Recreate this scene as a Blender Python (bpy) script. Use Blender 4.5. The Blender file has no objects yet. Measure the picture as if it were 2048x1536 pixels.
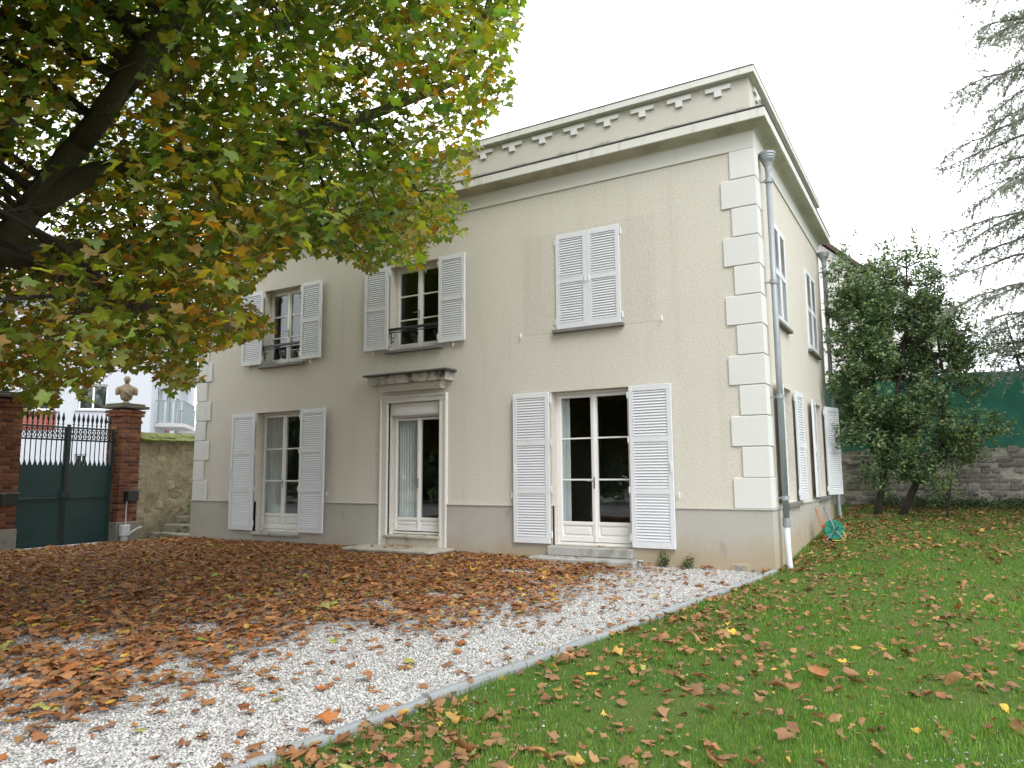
import bpy, math, random
import numpy as np
from mathutils import Matrix, Vector, noise

random.seed(11)
RNG = np.random.default_rng(11)
rad = math.radians
SC = bpy.context.scene
COL = SC.collection

# ---------------------------------------------------------------- camera
CAM = np.array([2.145, -10.699, 1.337])
YAW, PIT, ROL, FPX = rad(30.41), rad(7.139), rad(-0.419), 1470.3      # FPX: focal length for a 2048 px wide frame
_cy, _sy, _cp, _sp = math.cos(YAW), math.sin(YAW), math.cos(PIT), math.sin(PIT)
_f = np.array([-_sy * _cp, _cy * _cp, _sp]); _r = np.array([_cy, _sy, 0.0]); _u = np.cross(_r, _f)
RGT = math.cos(ROL) * _r + math.sin(ROL) * _u
UPV = -math.sin(ROL) * _r + math.cos(ROL) * _u
FWD = _f
cam = bpy.data.cameras.new('camera')
cam.sensor_width = 36.0
cam.lens = FPX / 2048 * 36.0
cam.clip_end = 2000
cam_o = bpy.data.objects.new('camera', cam); COL.objects.link(cam_o)
cam_o.matrix_world = Matrix(((RGT[0], UPV[0], -FWD[0], CAM[0]), (RGT[1], UPV[1], -FWD[1], CAM[1]),
                             (RGT[2], UPV[2], -FWD[2], CAM[2]), (0, 0, 0, 1)))
SC.camera = cam_o

def project(P):
    d = np.asarray(P, float) - CAM
    w = d @ FWD
    return 1024 + FPX * (d @ RGT) / w, 768 - FPX * (d @ UPV) / w, w

def at(px, py, depth):
    return CAM + depth * ((px - 1024) / FPX * RGT - (py - 768) / FPX * UPV + FWD)

# ---------------------------------------------------------------- sky and light (bright overcast)
SUN_EL, SUN_AZ = rad(46), rad(128)          # azimuth clockwise from +Y
w = bpy.data.worlds.new('World'); SC.world = w; w.use_nodes = True
nt = w.node_tree; nt.nodes.clear()
out = nt.nodes.new('ShaderNodeOutputWorld'); bg = nt.nodes.new('ShaderNodeBackground')
sky = nt.nodes.new('ShaderNodeTexSky'); sky.sky_type = 'NISHITA'; sky.sun_disc = False
sky.sun_elevation = SUN_EL; sky.sun_rotation = SUN_AZ; sky.air_density = 1.0; sky.dust_density = 1.5
tc = nt.nodes.new('ShaderNodeTexCoord')
mp = nt.nodes.new('ShaderNodeMapping'); mp.inputs['Scale'].default_value = (1, 1, 2.2)
nz = nt.nodes.new('ShaderNodeTexNoise'); nz.inputs['Scale'].default_value = 2.3; nz.inputs['Detail'].default_value = 6
nz.inputs['Roughness'].default_value = 0.55
rp = nt.nodes.new('ShaderNodeValToRGB')
rp.color_ramp.elements[0].position = 0.31; rp.color_ramp.elements[0].color = (0.12, 0.12, 0.12, 1)
rp.color_ramp.elements[1].position = 0.47; rp.color_ramp.elements[1].color = (1, 1, 1, 1)
mx = nt.nodes.new('ShaderNodeMix'); mx.data_type = 'RGBA'
mx.inputs['B'].default_value = (11.3, 11.6, 12.0, 1)
nt.links.new(tc.outputs['Generated'], mp.inputs['Vector']); nt.links.new(mp.outputs['Vector'], nz.inputs['Vector'])
nt.links.new(nz.outputs['Fac'], rp.inputs['Fac']); nt.links.new(rp.outputs['Color'], mx.inputs['Factor'])
nt.links.new(sky.outputs['Color'], mx.inputs['A']); nt.links.new(mx.outputs['Result'], bg.inputs['Color'])
bg.inputs['Strength'].default_value = 0.115
nt.links.new(bg.outputs['Background'], out.inputs['Surface'])

sun = bpy.data.lights.new('sun', 'SUN'); sun.energy = 0.9; sun.angle = rad(25); sun.color = (1.0, 0.965, 0.92)
sun_o = bpy.data.objects.new('sun', sun); COL.objects.link(sun_o)
sdir = Vector((math.sin(SUN_AZ) * math.cos(SUN_EL), math.cos(SUN_AZ) * math.cos(SUN_EL), math.sin(SUN_EL)))
sun_o.rotation_euler = sdir.to_track_quat('Z', 'Y').to_euler()
sun_o.location = sdir * 60

SC.view_settings.view_transform = 'Standard'
SC.view_settings.look = 'None'
SC.view_settings.exposure = 1.06
SC.view_settings.gamma = 1.0
SC.view_settings.use_curve_mapping = False
SC.cycles.max_bounces = 8
SC.cycles.transparent_max_bounces = 12
SC.cycles.caustics_reflective = False
SC.cycles.caustics_refractive = False

# ---------------------------------------------------------------- materials
def new_mat(name):
    m = bpy.data.materials.new(name); m.use_nodes = True
    n = m.node_tree; n.nodes.clear()
    o = n.nodes.new('ShaderNodeOutputMaterial')
    return m, n, o

def N(n, t, **kw):
    x = n.nodes.new(t)
    for k, v in kw.items():
        if k in x.inputs: x.inputs[k].default_value = v
        else: setattr(x, k, v)
    return x

def mixc(n, fac, a, b, mode='MIX'):
    x = n.nodes.new('ShaderNodeMix'); x.data_type = 'RGBA'; x.blend_type = mode
    for s, v in (('Factor', fac), ('A', a), ('B', b)):
        if hasattr(v, 'links') or hasattr(v, 'is_linked'): n.links.new(v, x.inputs[s])
        else: x.inputs[s].default_value = v
    return x.outputs['Result']

def ramp(n, src, p0, p1, c0=(0, 0, 0, 1), c1=(1, 1, 1, 1)):
    r = n.nodes.new('ShaderNodeValToRGB')
    r.color_ramp.elements[0].position = p0; r.color_ramp.elements[0].color = c0
    r.color_ramp.elements[1].position = p1; r.color_ramp.elements[1].color = c1
    n.links.new(src, r.inputs['Fac'])
    return r.outputs['Color']

def tex(n, scale, detail=4, stretch=None, rough=0.6, coord='Object'):
    t = n.nodes.new('ShaderNodeTexCoord')
    src = t.outputs[coord]
    if stretch:
        m = n.nodes.new('ShaderNodeMapping'); m.inputs['Scale'].default_value = stretch
        n.links.new(src, m.inputs['Vector']); src = m.outputs['Vector']
    x = N(n, 'ShaderNodeTexNoise', Scale=scale, Detail=detail, Roughness=rough)
    n.links.new(src, x.inputs['Vector'])
    return x.outputs['Fac']

def c4(c, k=1.0): return (c[0] * k, c[1] * k, c[2] * k, 1)

def plain(name, col, rough=0.6, var=0.12, scale=8.0, bump=0.0, bscale=60.0, metal=0.0, spec=0.5, dirt=None, dirt_lo=0.55, dirt_hi=0.75,
          dscale=3.0, dstretch=None, rand=0.0, bdist=0.01):
    """paint, plaster, stone, metal: colour with soft variation, optional patchy dirt, fine relief, per-object tone"""
    m, n, o = new_mat(name)
    b = N(n, 'ShaderNodeBsdfPrincipled', Roughness=rough, Metallic=metal)
    b.inputs['Specular IOR Level'].default_value = spec
    v = tex(n, scale)
    c = mixc(n, v, c4(col, 1 - var), c4(col, 1 + var))
    if rand:
        oi = N(n, 'ShaderNodeObjectInfo')
        rr = ramp(n, oi.outputs['Random'], 0, 1, (1 - rand, 1 - rand, 1 - rand, 1), (1 + rand, 1 + rand * .9, 1 + rand * .8, 1))
        c = mixc(n, 1.0, c, rr, 'MULTIPLY')
    if dirt:
        d = ramp(n, tex(n, dscale, 6, dstretch), dirt_lo, dirt_hi)
        c = mixc(n, d, c, c4(dirt))
    n.links.new(c, b.inputs['Base Color'])
    if bump:
        bn = N(n, 'ShaderNodeBump', Strength=bump, Distance=bdist)
        n.links.new(tex(n, bscale, 5), bn.inputs['Height']); n.links.new(bn.outputs['Normal'], b.inputs['Normal'])
    n.links.new(b.outputs['BSDF'], o.inputs['Surface'])
    return m

def sepz(n, axis='Z'):
    t = n.nodes.new('ShaderNodeTexCoord'); s = n.nodes.new('ShaderNodeSeparateXYZ')
    n.links.new(t.outputs['Object'], s.inputs['Vector'])
    return s.outputs[axis]

def math_n(n, op, a, b):
    x = n.nodes.new('ShaderNodeMath'); x.operation = op
    for i, v in enumerate((a, b)):
        if hasattr(v, 'is_linked'): n.links.new(v, x.inputs[i])
        else: x.inputs[i].default_value = v
    return x.outputs[0]

M = {}
# pebble-dashed render of the house
def stucco(name='stucco', k=1.0):
    m, n, o = new_mat(name)
    b = N(n, 'ShaderNodeBsdfPrincipled', Roughness=0.95); b.inputs['Specular IOR Level'].default_value = 0.15
    base = mixc(n, tex(n, 0.5, 5), (0.585 * k, 0.552 * k, 0.482 * k, 1), (0.662 * k, 0.63 * k, 0.558 * k, 1))
    speck = ramp(n, tex(n, 52, 3, None, 0.75), 0.35, 0.65, (0.78, 0.78, 0.77, 1), (1.16, 1.16, 1.16, 1))
    c = mixc(n, 1.0, base, speck, 'MULTIPLY')
    streak = ramp(n, tex(n, 2.0, 6, (2.2, 2.2, 0.16)), 0.54, 0.84, (0, 0, 0, 1), (0.34, 0.34, 0.34, 1))
    c = mixc(n, streak, c, (0.42, 0.39, 0.33, 1))
    n.links.new(c, b.inputs['Base Color'])
    bn = N(n, 'ShaderNodeBump', Strength=0.7, Distance=0.010)
    n.links.new(tex(n, 75, 4), bn.inputs['Height']); n.links.new(bn.outputs['Normal'], b.inputs['Normal'])
    n.links.new(b.outputs['BSDF'], o.inputs['Surface'])
    return m
M['stucco'] = stucco(); M['stucco_patch'] = stucco('stucco_repair', .952)

def plinth_mat():
    m, n, o = new_mat('plinth_render')
    b = N(n, 'ShaderNodeBsdfPrincipled', Roughness=0.9); b.inputs['Specular IOR Level'].default_value = 0.2
    base = mixc(n, tex(n, 1.6, 6), (0.36, 0.345, 0.31, 1), (0.47, 0.45, 0.405, 1))
    # ochre rising-damp stain, patchy, strongest near the free corner
    z = sepz(n, 'Z'); x = sepz(n, 'X')
    h = math_n(n, 'ADD', z, math_n(n, 'MULTIPLY', tex(n, 1.7, 5), -0.75))
    h = math_n(n, 'ADD', h, math_n(n, 'MULTIPLY', x, -0.045))
    d = ramp(n, math_n(n, 'ADD', h, .16), 0.0, 0.34, (0.7, 0.7, 0.7, 1), (0, 0, 0, 1))
    c = mixc(n, d, base, (0.36, 0.275, 0.165, 1))
    mould = ramp(n, tex(n, 4.0, 6, (1, 1, 0.5)), 0.60, 0.80, (0, 0, 0, 1), (0.6, 0.6, 0.6, 1))
    c = mixc(n, mould, c, (0.16, 0.155, 0.12, 1))
    n.links.new(c, b.inputs['Base Color'])
    bn = N(n, 'ShaderNodeBump', Strength=0.3, Distance=0.006)
    n.links.new(tex(n, 70, 4), bn.inputs['Height']); n.links.new(bn.outputs['Normal'], b.inputs['Normal'])
    n.links.new(b.outputs['BSDF'], o.inputs['Surface'])
    return m
M['plinth'] = plinth_mat()
M['quoin'] = plain('quoin_stone', (0.64, 0.645, 0.62), 0.85, 0.05, 3.0, 0.15, 90, dirt=(0.45, 0.43, 0.38), dirt_lo=0.62, dirt_hi=0.95, dscale=2.5, dstretch=(2, 2, .4), rand=0.025)
M['frieze'] = plain('frieze_stone', (0.65, 0.64, 0.595), 0.85, 0.05, 2.0, 0.12, 90, dirt=(0.42, 0.40, 0.35), dirt_lo=0.60, dirt_hi=0.95, dscale=1.6, dstretch=(2, 2, .3))
M['cornice'] = plain('cornice_stone', (0.64, 0.63, 0.585), 0.88, 0.06, 2.5, 0.15, 70, dirt=(0.25, 0.235, 0.19), dirt_lo=0.56, dirt_hi=1.0, dscale=2.2, dstretch=(3, 3, .5))
M['moulding'] = plain('moulding_stone', (0.52, 0.49, 0.41), 0.88, 0.08, 2.5, 0.15, 70, dirt=(0.24, 0.21, 0.15), dirt_lo=0.45, dirt_hi=0.9, dscale=2.0, dstretch=(1, 1, 3))
def parapet_mat():
    m, n, o = new_mat('parapet_render')
    b = N(n, 'ShaderNodeBsdfPrincipled', Roughness=0.95); b.inputs['Specular IOR Level'].default_value = 0.15
    base = mixc(n, tex(n, 1.0, 5), (0.52, 0.495, 0.435, 1), (0.585, 0.56, 0.50, 1))
    speck = ramp(n, tex(n, 85, 2, None, 0.7), 0.33, 0.67, (0.86, 0.86, 0.85, 1), (1.1, 1.1, 1.1, 1))
    c = mixc(n, 1.0, base, speck, 'MULTIPLY')
    # black lichen where rain splashes up from the ledge, in patches
    h = math_n(n, 'ADD', sepz(n, 'Z'), math_n(n, 'MULTIPLY', tex(n, 2.6, 6, (1, 1, 0.3)), -0.34))
    d = ramp(n, math_n(n, 'SUBTRACT', h, 6.515), 0.0, 0.09, (0.8, 0.8, 0.8, 1), (0, 0, 0, 1))
    c = mixc(n, d, c, (0.085, 0.085, 0.075, 1))
    n.links.new(c, b.inputs['Base Color'])
    bn = N(n, 'ShaderNodeBump', Strength=0.5, Distance=0.008)
    n.links.new(tex(n, 120, 3), bn.inputs['Height']); n.links.new(bn.outputs['Normal'], b.inputs['Normal'])
    n.links.new(b.outputs['BSDF'], o.inputs['Surface'])
    return m
M['parapet'] = parapet_mat()
M['zinc_dark'] = plain('weathered_zinc', (0.10, 0.10, 0.095), 0.6, 0.25, 4, 0.1, 40)
M['slate'] = plain('slate_sill', (0.17, 0.165, 0.155), 0.7, 0.2, 6, 0.15, 60, dirt=(0.28, 0.27, 0.23), dirt_lo=.55, dirt_hi=.8, dscale=7)
M['white'] = plain('white_paint', (0.80, 0.80, 0.80), 0.42, 0.025, 3, 0.03, 50, spec=0.4, dirt=(0.55, 0.53, 0.48), dirt_lo=0.66, dirt_hi=0.98, dscale=6)
M['shutter'] = plain('white_shutter_paint', (0.68, 0.70, 0.725), 0.45, 0.02, 3, 0.02, 50, spec=0.4, dirt=(0.52, 0.50, 0.45), dirt_lo=0.55, dirt_hi=0.95, dscale=4, dstretch=(1, 1, .5), rand=0.015)
M['pvc'] = plain('white_frame', (0.80, 0.795, 0.78), 0.35, 0.02, 3, 0, spec=0.45)
M['zinc'] = plain('zinc_pipe', (0.29, 0.315, 0.335), 0.5, 0.15, 5, 0.05, 30, metal=0.35, dirt=(0.2, 0.2, 0.19), dirt_lo=.55, dirt_hi=.85, dscale=5, dstretch=(1, 1, .3))
M['pvc_pipe'] = plain('grey_white_pipe', (0.60, 0.62, 0.64), 0.4, 0.05, 4)
M['iron'] = plain('black_iron', (0.018, 0.024, 0.022), 0.45, 0.2, 8)
M['steel'] = plain('brushed_steel', (0.35, 0.34, 0.32), 0.35, 0.1, 8, metal=0.8)
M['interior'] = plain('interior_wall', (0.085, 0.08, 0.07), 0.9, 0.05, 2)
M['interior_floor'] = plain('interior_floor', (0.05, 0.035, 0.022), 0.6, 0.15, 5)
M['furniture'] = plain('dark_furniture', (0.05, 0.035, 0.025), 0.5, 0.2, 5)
M['curtain'] = plain('curtain_cloth', (0.84, 0.84, 0.86), 0.9, 0.04, 4)
M['roof_felt'] = plain('roof_felt', (0.12, 0.12, 0.12), 0.9, 0.2, 5)
M['concrete'] = plain('weathered_concrete', (0.37, 0.365, 0.34), 0.92, 0.15, 5, 0.3, 45, dirt=(0.13, 0.13, 0.10), dirt_lo=0.48, dirt_hi=0.75, dscale=5, dstretch=(1, 1, .6))
M['landing'] = plain('limestone_slab', (0.42, 0.385, 0.32), 0.88, 0.12, 4, 0.2, 45, dirt=(0.17, 0.15, 0.11), dirt_lo=0.5, dirt_hi=0.8, dscale=5)
M['sooty'] = plain('sooty_limestone', (0.46, 0.435, 0.375), 0.92, 0.12, 4, 0.3, 40, dirt=(0.06, 0.06, 0.052), dirt_lo=0.50, dirt_hi=0.66, dscale=4.5, dstretch=(1, 1, .8))
M['kerb'] = plain('kerb_concrete', (0.24, 0.255, 0.26), 0.9, 0.12, 6, 0.25, 60, dirt=(0.24, 0.25, 0.22), dirt_lo=0.5, dirt_hi=0.8, dscale=9, rand=.06)

def glass_mat():
    m, n, o = new_mat('window_glass')
    tr = N(n, 'ShaderNodeBsdfTransparent', Color=(0.90, 0.93, 0.92, 1))
    gl = N(n, 'ShaderNodeBsdfGlossy', Roughness=0.015, Color=(0.95, 0.97, 0.96, 1))
    fr = N(n, 'ShaderNodeFresnel', IOR=1.5)
    bn = N(n, 'ShaderNodeBump', Strength=0.04, Distance=0.05)
    n.links.new(tex(n, 1.3, 2), bn.inputs['Height'])
    gm = N(n, 'ShaderNodeNewGeometry')                      # same reflectance from either side of the thin pane
    n.links.new(math_n(n, 'SUBTRACT', 1.5, math_n(n, 'MULTIPLY', gm.outputs['Backfacing'], 1.5 - 1 / 1.5)), fr.inputs['IOR'])
    n.links.new(bn.outputs['Normal'], gl.inputs['Normal']); n.links.new(bn.outputs['Normal'], fr.inputs['Normal'])
    ms = N(n, 'ShaderNodeMixShader')
    n.links.new(fr.outputs['Fac'], ms.inputs['Fac']); n.links.new(tr.outputs[0], ms.inputs[1]); n.links.new(gl.outputs[0], ms.inputs[2])
    n.links.new(ms.outputs[0], o.inputs['Surface'])
    return m
M['glass'] = glass_mat()

def leaf_mat(name, trans=0.35, rough=0.55, back=None, attr='col', vein=True):
    m, n, o = new_mat(name)
    a = N(n, 'ShaderNodeAttribute', attribute_name=attr)
    col = a.outputs['Color']
    v = ramp(n, tex(n, 16, 4), 0.3, 0.7, (0.72, 0.72, 0.70, 1), (1.22, 1.22, 1.2, 1))
    col = mixc(n, 1.0, col, v, 'MULTIPLY')
    tcol = col
    if back:
        g = N(n, 'ShaderNodeNewGeometry')
        col = mixc(n, math_n(n, 'MULTIPLY', g.outputs['Backfacing'], back[3]), col, (back[0], back[1], back[2], 1))
    b = N(n, 'ShaderNodeBsdfPrincipled', Roughness=rough); b.inputs['Specular IOR Level'].default_value = 0.3
    n.links.new(col, b.inputs['Base Color'])
    if trans:
        t = N(n, 'ShaderNodeBsdfTranslucent')
        tc2 = mixc(n, 1.0, tcol, (1.9, 1.8, 0.6, 1), 'MULTIPLY')
        n.links.new(tc2, t.inputs['Color'])
        ms = N(n, 'ShaderNodeMixShader', Fac=trans)
        n.links.new(b.outputs[0], ms.inputs[1]); n.links.new(t.outputs[0], ms.inputs[2])
        n.links.new(ms.outputs[0], o.inputs['Surface'])
    else:
        n.links.new(b.outputs[0], o.inputs['Surface'])
    return m
M['tree_leaf'] = leaf_mat('plane_leaf', 0.50, 0.5, (0.20, 0.24, 0.12, 0.5))
M['dry_leaf'] = leaf_mat('fallen_leaf', 0.10, 0.75, (0.27, 0.17, 0.09, 0.4))
M['bush_leaf'] = leaf_mat('evergreen_leaf', 0.18, 0.38)
M['grass'] = leaf_mat('grass_blade', 0.30, 0.6)
M['needle'] = leaf_mat('cedar_needle', 0.15, 0.6)
M['pebble'] = leaf_mat('gravel_stone', 0.0, 0.85)

M['bark'] = plain('plane_bark', (0.13, 0.115, 0.082), 0.9, 0.35, 5, 0.5, 18, dirt=(0.13, 0.125, 0.085), dirt_lo=.52, dirt_hi=.62, dscale=6, bdist=.02)
M['bark_grey'] = plain('cedar_bark', (0.13, 0.12, 0.105), 0.9, 0.3, 12, 0.4, 40)
M['bark_dark'] = plain('dark_bark', (0.055, 0.045, 0.035), 0.9, 0.3, 12, 0.5, 40)

def gravel_mat():
    m, n, o = new_mat('white_gravel')
    b = N(n, 'ShaderNodeBsdfPrincipled', Roughness=0.9); b.inputs['Specular IOR Level'].default_value = 0.2
    t = N(n, 'ShaderNodeTexCoord')
    vo = N(n, 'ShaderNodeTexVoronoi', Scale=62.0); n.links.new(t.outputs['Object'], vo.inputs['Vector'])
    c = mixc(n, 0.55, (0.50, 0.485, 0.465, 1), vo.outputs['Color'], 'SOFT_LIGHT')
    hs = N(n, 'ShaderNodeHueSaturation', Saturation=0.12); n.links.new(c, hs.inputs['Color'])
    gap = ramp(n, vo.outputs['Distance'], 0.30, 0.62, (1, 1, 1, 1), (0.42, 0.40, 0.37, 1))
    c = mixc(n, 1.0, hs.outputs['Color'], gap, 'MULTIPLY')
    n.links.new(c, b.inputs['Base Color'])
    bn = N(n, 'ShaderNodeBump', Strength=0.9, Distance=0.012, invert=True)
    n.links.new(vo.outputs['Distance'], bn.inputs['Height']); n.links.new(bn.outputs['Normal'], b.inputs['Normal'])
    n.links.new(b.outputs[0], o.inputs['Surface'])
    return m
M['gravel'] = gravel_mat()
def lawn_mat():
    m, n, o = new_mat('lawn_soil')
    b = N(n, 'ShaderNodeBsdfPrincipled', Roughness=0.95); b.inputs['Specular IOR Level'].default_value = 0.1
    c = mixc(n, ramp(n, tex(n, 1.2, 6), 0.38, 0.62), (0.060, 0.120, 0.022, 1), (0.085, 0.125, 0.032, 1))
    c = mixc(n, ramp(n, tex(n, 30, 5), 0.55, 0.80), c, (0.11, 0.095, 0.045, 1))
    n.links.new(c, b.inputs['Base Color'])
    bn = N(n, 'ShaderNodeBump', Strength=0.8, Distance=0.03)
    n.links.new(tex(n, 50, 4), bn.inputs['Height']); n.links.new(bn.outputs['Normal'], b.inputs['Normal'])
    n.links.new(b.outputs[0], o.inputs['Surface'])
    return m
M['lawn'] = lawn_mat()
M['soil'] = plain('earth', (0.10, 0.085, 0.06), 0.95, 0.3, 3, 0.5, 20)

# ---------------------------------------------------------------- mesh helpers
class MB:
    """collects faces; build() links them as ONE mesh object"""
    def __init__(s): s.v = []; s.f = []
    def quad(s, a, b, c, d):
        k = len(s.v); s.v += [a, b, c, d]; s.f.append((k, k + 1, k + 2, k + 3))
    def add(s, vs, fs):
        k = len(s.v); s.v += [tuple(x) for x in vs]; s.f += [tuple(i + k for i in f) for f in fs]
    def box(s, x0, x1, y0, y1, z0, z1):
        s.add([(x0, y0, z0), (x1, y0, z0), (x1, y1, z0), (x0, y1, z0), (x0, y0, z1), (x1, y0, z1), (x1, y1, z1), (x0, y1, z1)],
              [(0, 3, 2, 1), (4, 5, 6, 7), (0, 1, 5, 4), (1, 2, 6, 5), (2, 3, 7, 6), (3, 0, 4, 7)])
        return s
    def cbox(s, x0, x1, y0, y1, z0, z1, c=0.008):
        """box with chamfered edges"""
        c = min(c, (x1 - x0) * .45, (y1 - y0) * .45, (z1 - z0) * .45)
        vs = []; idx = {}
        for ix, X in enumerate((x0, x1)):
            for iy, Y in enumerate((y0, y1)):
                for iz, Z in enumerate((z0, z1)):
                    sx, sy, sz = (1 if ix == 0 else -1), (1 if iy == 0 else -1), (1 if iz == 0 else -1)
                    for a, p in ((0, (X, Y + sy * c, Z + sz * c)), (1, (X + sx * c, Y, Z + sz * c)), (2, (X + sx * c, Y + sy * c, Z))):
                        idx[(ix, iy, iz, a)] = len(vs); vs.append(p)
        fs = []
        for i in (0, 1):
            q = [idx[(i, 0, 0, 0)], idx[(i, 1, 0, 0)], idx[(i, 1, 1, 0)], idx[(i, 0, 1, 0)]]; fs.append(q if i else q[::-1])
            q = [idx[(0, i, 0, 1)], idx[(0, i, 1, 1)], idx[(1, i, 1, 1)], idx[(1, i, 0, 1)]]; fs.append(q if i else q[::-1])
            q = [idx[(0, 0, i, 2)], idx[(1, 0, i, 2)], idx[(1, 1, i, 2)], idx[(0, 1, i, 2)]]; fs.append(q if i else q[::-1])
        for i in (0, 1):
            for j in (0, 1):
                q = [idx[(i, j, 0, 0)], idx[(i, j, 0, 1)], idx[(i, j, 1, 1)], idx[(i, j, 1, 0)]]; fs.append(q if (i ^ j) == 0 else q[::-1])
                q = [idx[(i, 0, j, 0)], idx[(i, 0, j, 2)], idx[(i, 1, j, 2)], idx[(i, 1, j, 0)]]; fs.append(q[::-1] if (i ^ j) == 0 else q)
                q = [idx[(0, i, j, 1)], idx[(0, i, j, 2)], idx[(1, i, j, 2)], idx[(1, i, j, 1)]]; fs.append(q if (i ^ j) == 0 else q[::-1])
        for i in (0, 1):
            for j in (0, 1):
                for k in (0, 1):
                    q = [idx[(i, j, k, 0)], idx[(i, j, k, 1)], idx[(i, j, k, 2)]]; fs.append(q if (i + j + k) % 2 else q[::-1])
        s.add(vs, fs); return s
    def prism(s, poly, h0, h1, axis='z'):
        """extrude a 2D polygon; axis z: (x,y) poly, axis y: (x,z) poly"""
        n = len(poly)
        mk = (lambda p, h: (p[0], p[1], h)) if axis == 'z' else ((lambda p, h: (p[0], h, p[1])) if axis == 'y' else (lambda p, h: (h, p[0], p[1])))
        s.add([mk(p, h0) for p in poly] + [mk(p, h1) for p in poly],
              [tuple(range(n))[::-1], tuple(range(n, 2 * n))] + [(i, (i + 1) % n, n + (i + 1) % n, n + i) for i in range(n)])
        return s
    def tube(s, pts, radii, n=8, cap=True):
        pts = [Vector(p) for p in pts]
        if not hasattr(radii, '__len__'): radii = [radii] * len(pts)
        k0 = len(s.v); prev = None
        for i, p in enumerate(pts):
            d = (pts[min(i + 1, len(pts) - 1)] - pts[max(i - 1, 0)])
            if d.length < 1e-9: d = Vector((0, 0, 1))
            d.normalize()
            if prev is None:
                a = d.orthogonal().normalized()
            else:
                a = (prev - d * prev.dot(d))
                a = a.normalized() if a.length > 1e-6 else d.orthogonal().normalized()
            prev = a; b = d.cross(a)
            for j in range(n):
                t = 2 * math.pi * j / n
                q = p + (a * math.cos(t) + b * math.sin(t)) * radii[i]
                s.v.append((q.x, q.y, q.z))
        for i in range(len(pts) - 1):
            for j in range(n):
                a0 = k0 + i * n + j; a1 = k0 + i * n + (j + 1) % n
                s.f.append((a0, a1, a1 + n, a0 + n))
        if cap:
            s.f.append(tuple(k0 + j for j in range(n))[::-1]); e = k0 + (len(pts) - 1) * n
            s.f.append(tuple(e + j for j in range(n)))
        return s
    def lathe(s, prof, cx=0, cy=0, n=16, sx=1.0, sy=1.0):
        k0 = len(s.v)
        for r, z in prof:
            for j in range(n):
                t = 2 * math.pi * j / n
                s.v.append((cx + r * sx * math.cos(t), cy + r * sy * math.sin(t), z))
        for i in range(len(prof) - 1):
            for j in range(n):
                a0 = k0 + i * n + j; a1 = k0 + i * n + (j + 1) % n
                s.f.append((a0, a1, a1 + n, a0 + n))
        s.f.append(tuple(k0 + j for j in range(n))[::-1]); e = k0 + (len(prof) - 1) * n
        s.f.append(tuple(e + j for j in range(n)))
        return s
    def ring(s, prof, x0, x1, y0, y1):
        """sweep a profile (offset, z) round a rectangle with mitred corners"""
        k0 = len(s.v)
        for o, z in prof:
            s.v += [(x0 - o, y0 - o, z), (x1 + o, y0 - o, z), (x1 + o, y1 + o, z), (x0 - o, y1 + o, z)]
        for i in range(len(prof) - 1):
            for j in range(4):
                a = k0 + i * 4 + j; b = k0 + i * 4 + (j + 1) % 4
                s.f.append((a, b, b + 4, a + 4))
        return s
    def mesh(s, name, mat, smooth=False):
        me = bpy.data.meshes.new(name)
        me.from_pydata(s.v, [], s.f)
        if mat is not None: me.materials.append(M[mat] if isinstance(mat, str) else mat)
        if smooth: me.polygons.foreach_set('use_smooth', [True] * len(me.polygons))
        me.update(); return me
    def build(s, name, mat, parent=None, smooth=False, mw=None, **tags):
        return link(name, s.mesh(name, mat, smooth), parent, mw, **tags)

WM = {}
def link(name, data, parent=None, mw=None, label=None, cat=None, group=None, kind=None):
    o = bpy.data.objects.new(name, data); COL.objects.link(o)
    mw = mw if mw is not None else Matrix.Identity(4)
    if parent is not None:
        o.parent = parent; o.matrix_parent_inverse = WM[parent.name].inverted()
    o.matrix_basis = mw
    WM[o.name] = mw
    if label: o['label'] = label
    if cat: o['category'] = cat
    if group: o['group'] = group
    if kind: o['kind'] = kind
    return o

def thing(name, label, cat, loc=(0, 0, 0), rz=0.0, group=None, mw=None):
    """an Empty at a thing's base; its parts hang under it"""
    m = mw if mw is not None else Matrix.Translation(loc) @ Matrix.Rotation(rz, 4, 'Z')
    o = link(name, None, None, m, label, cat, group)
    o.empty_display_size = 0.2
    return o

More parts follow.
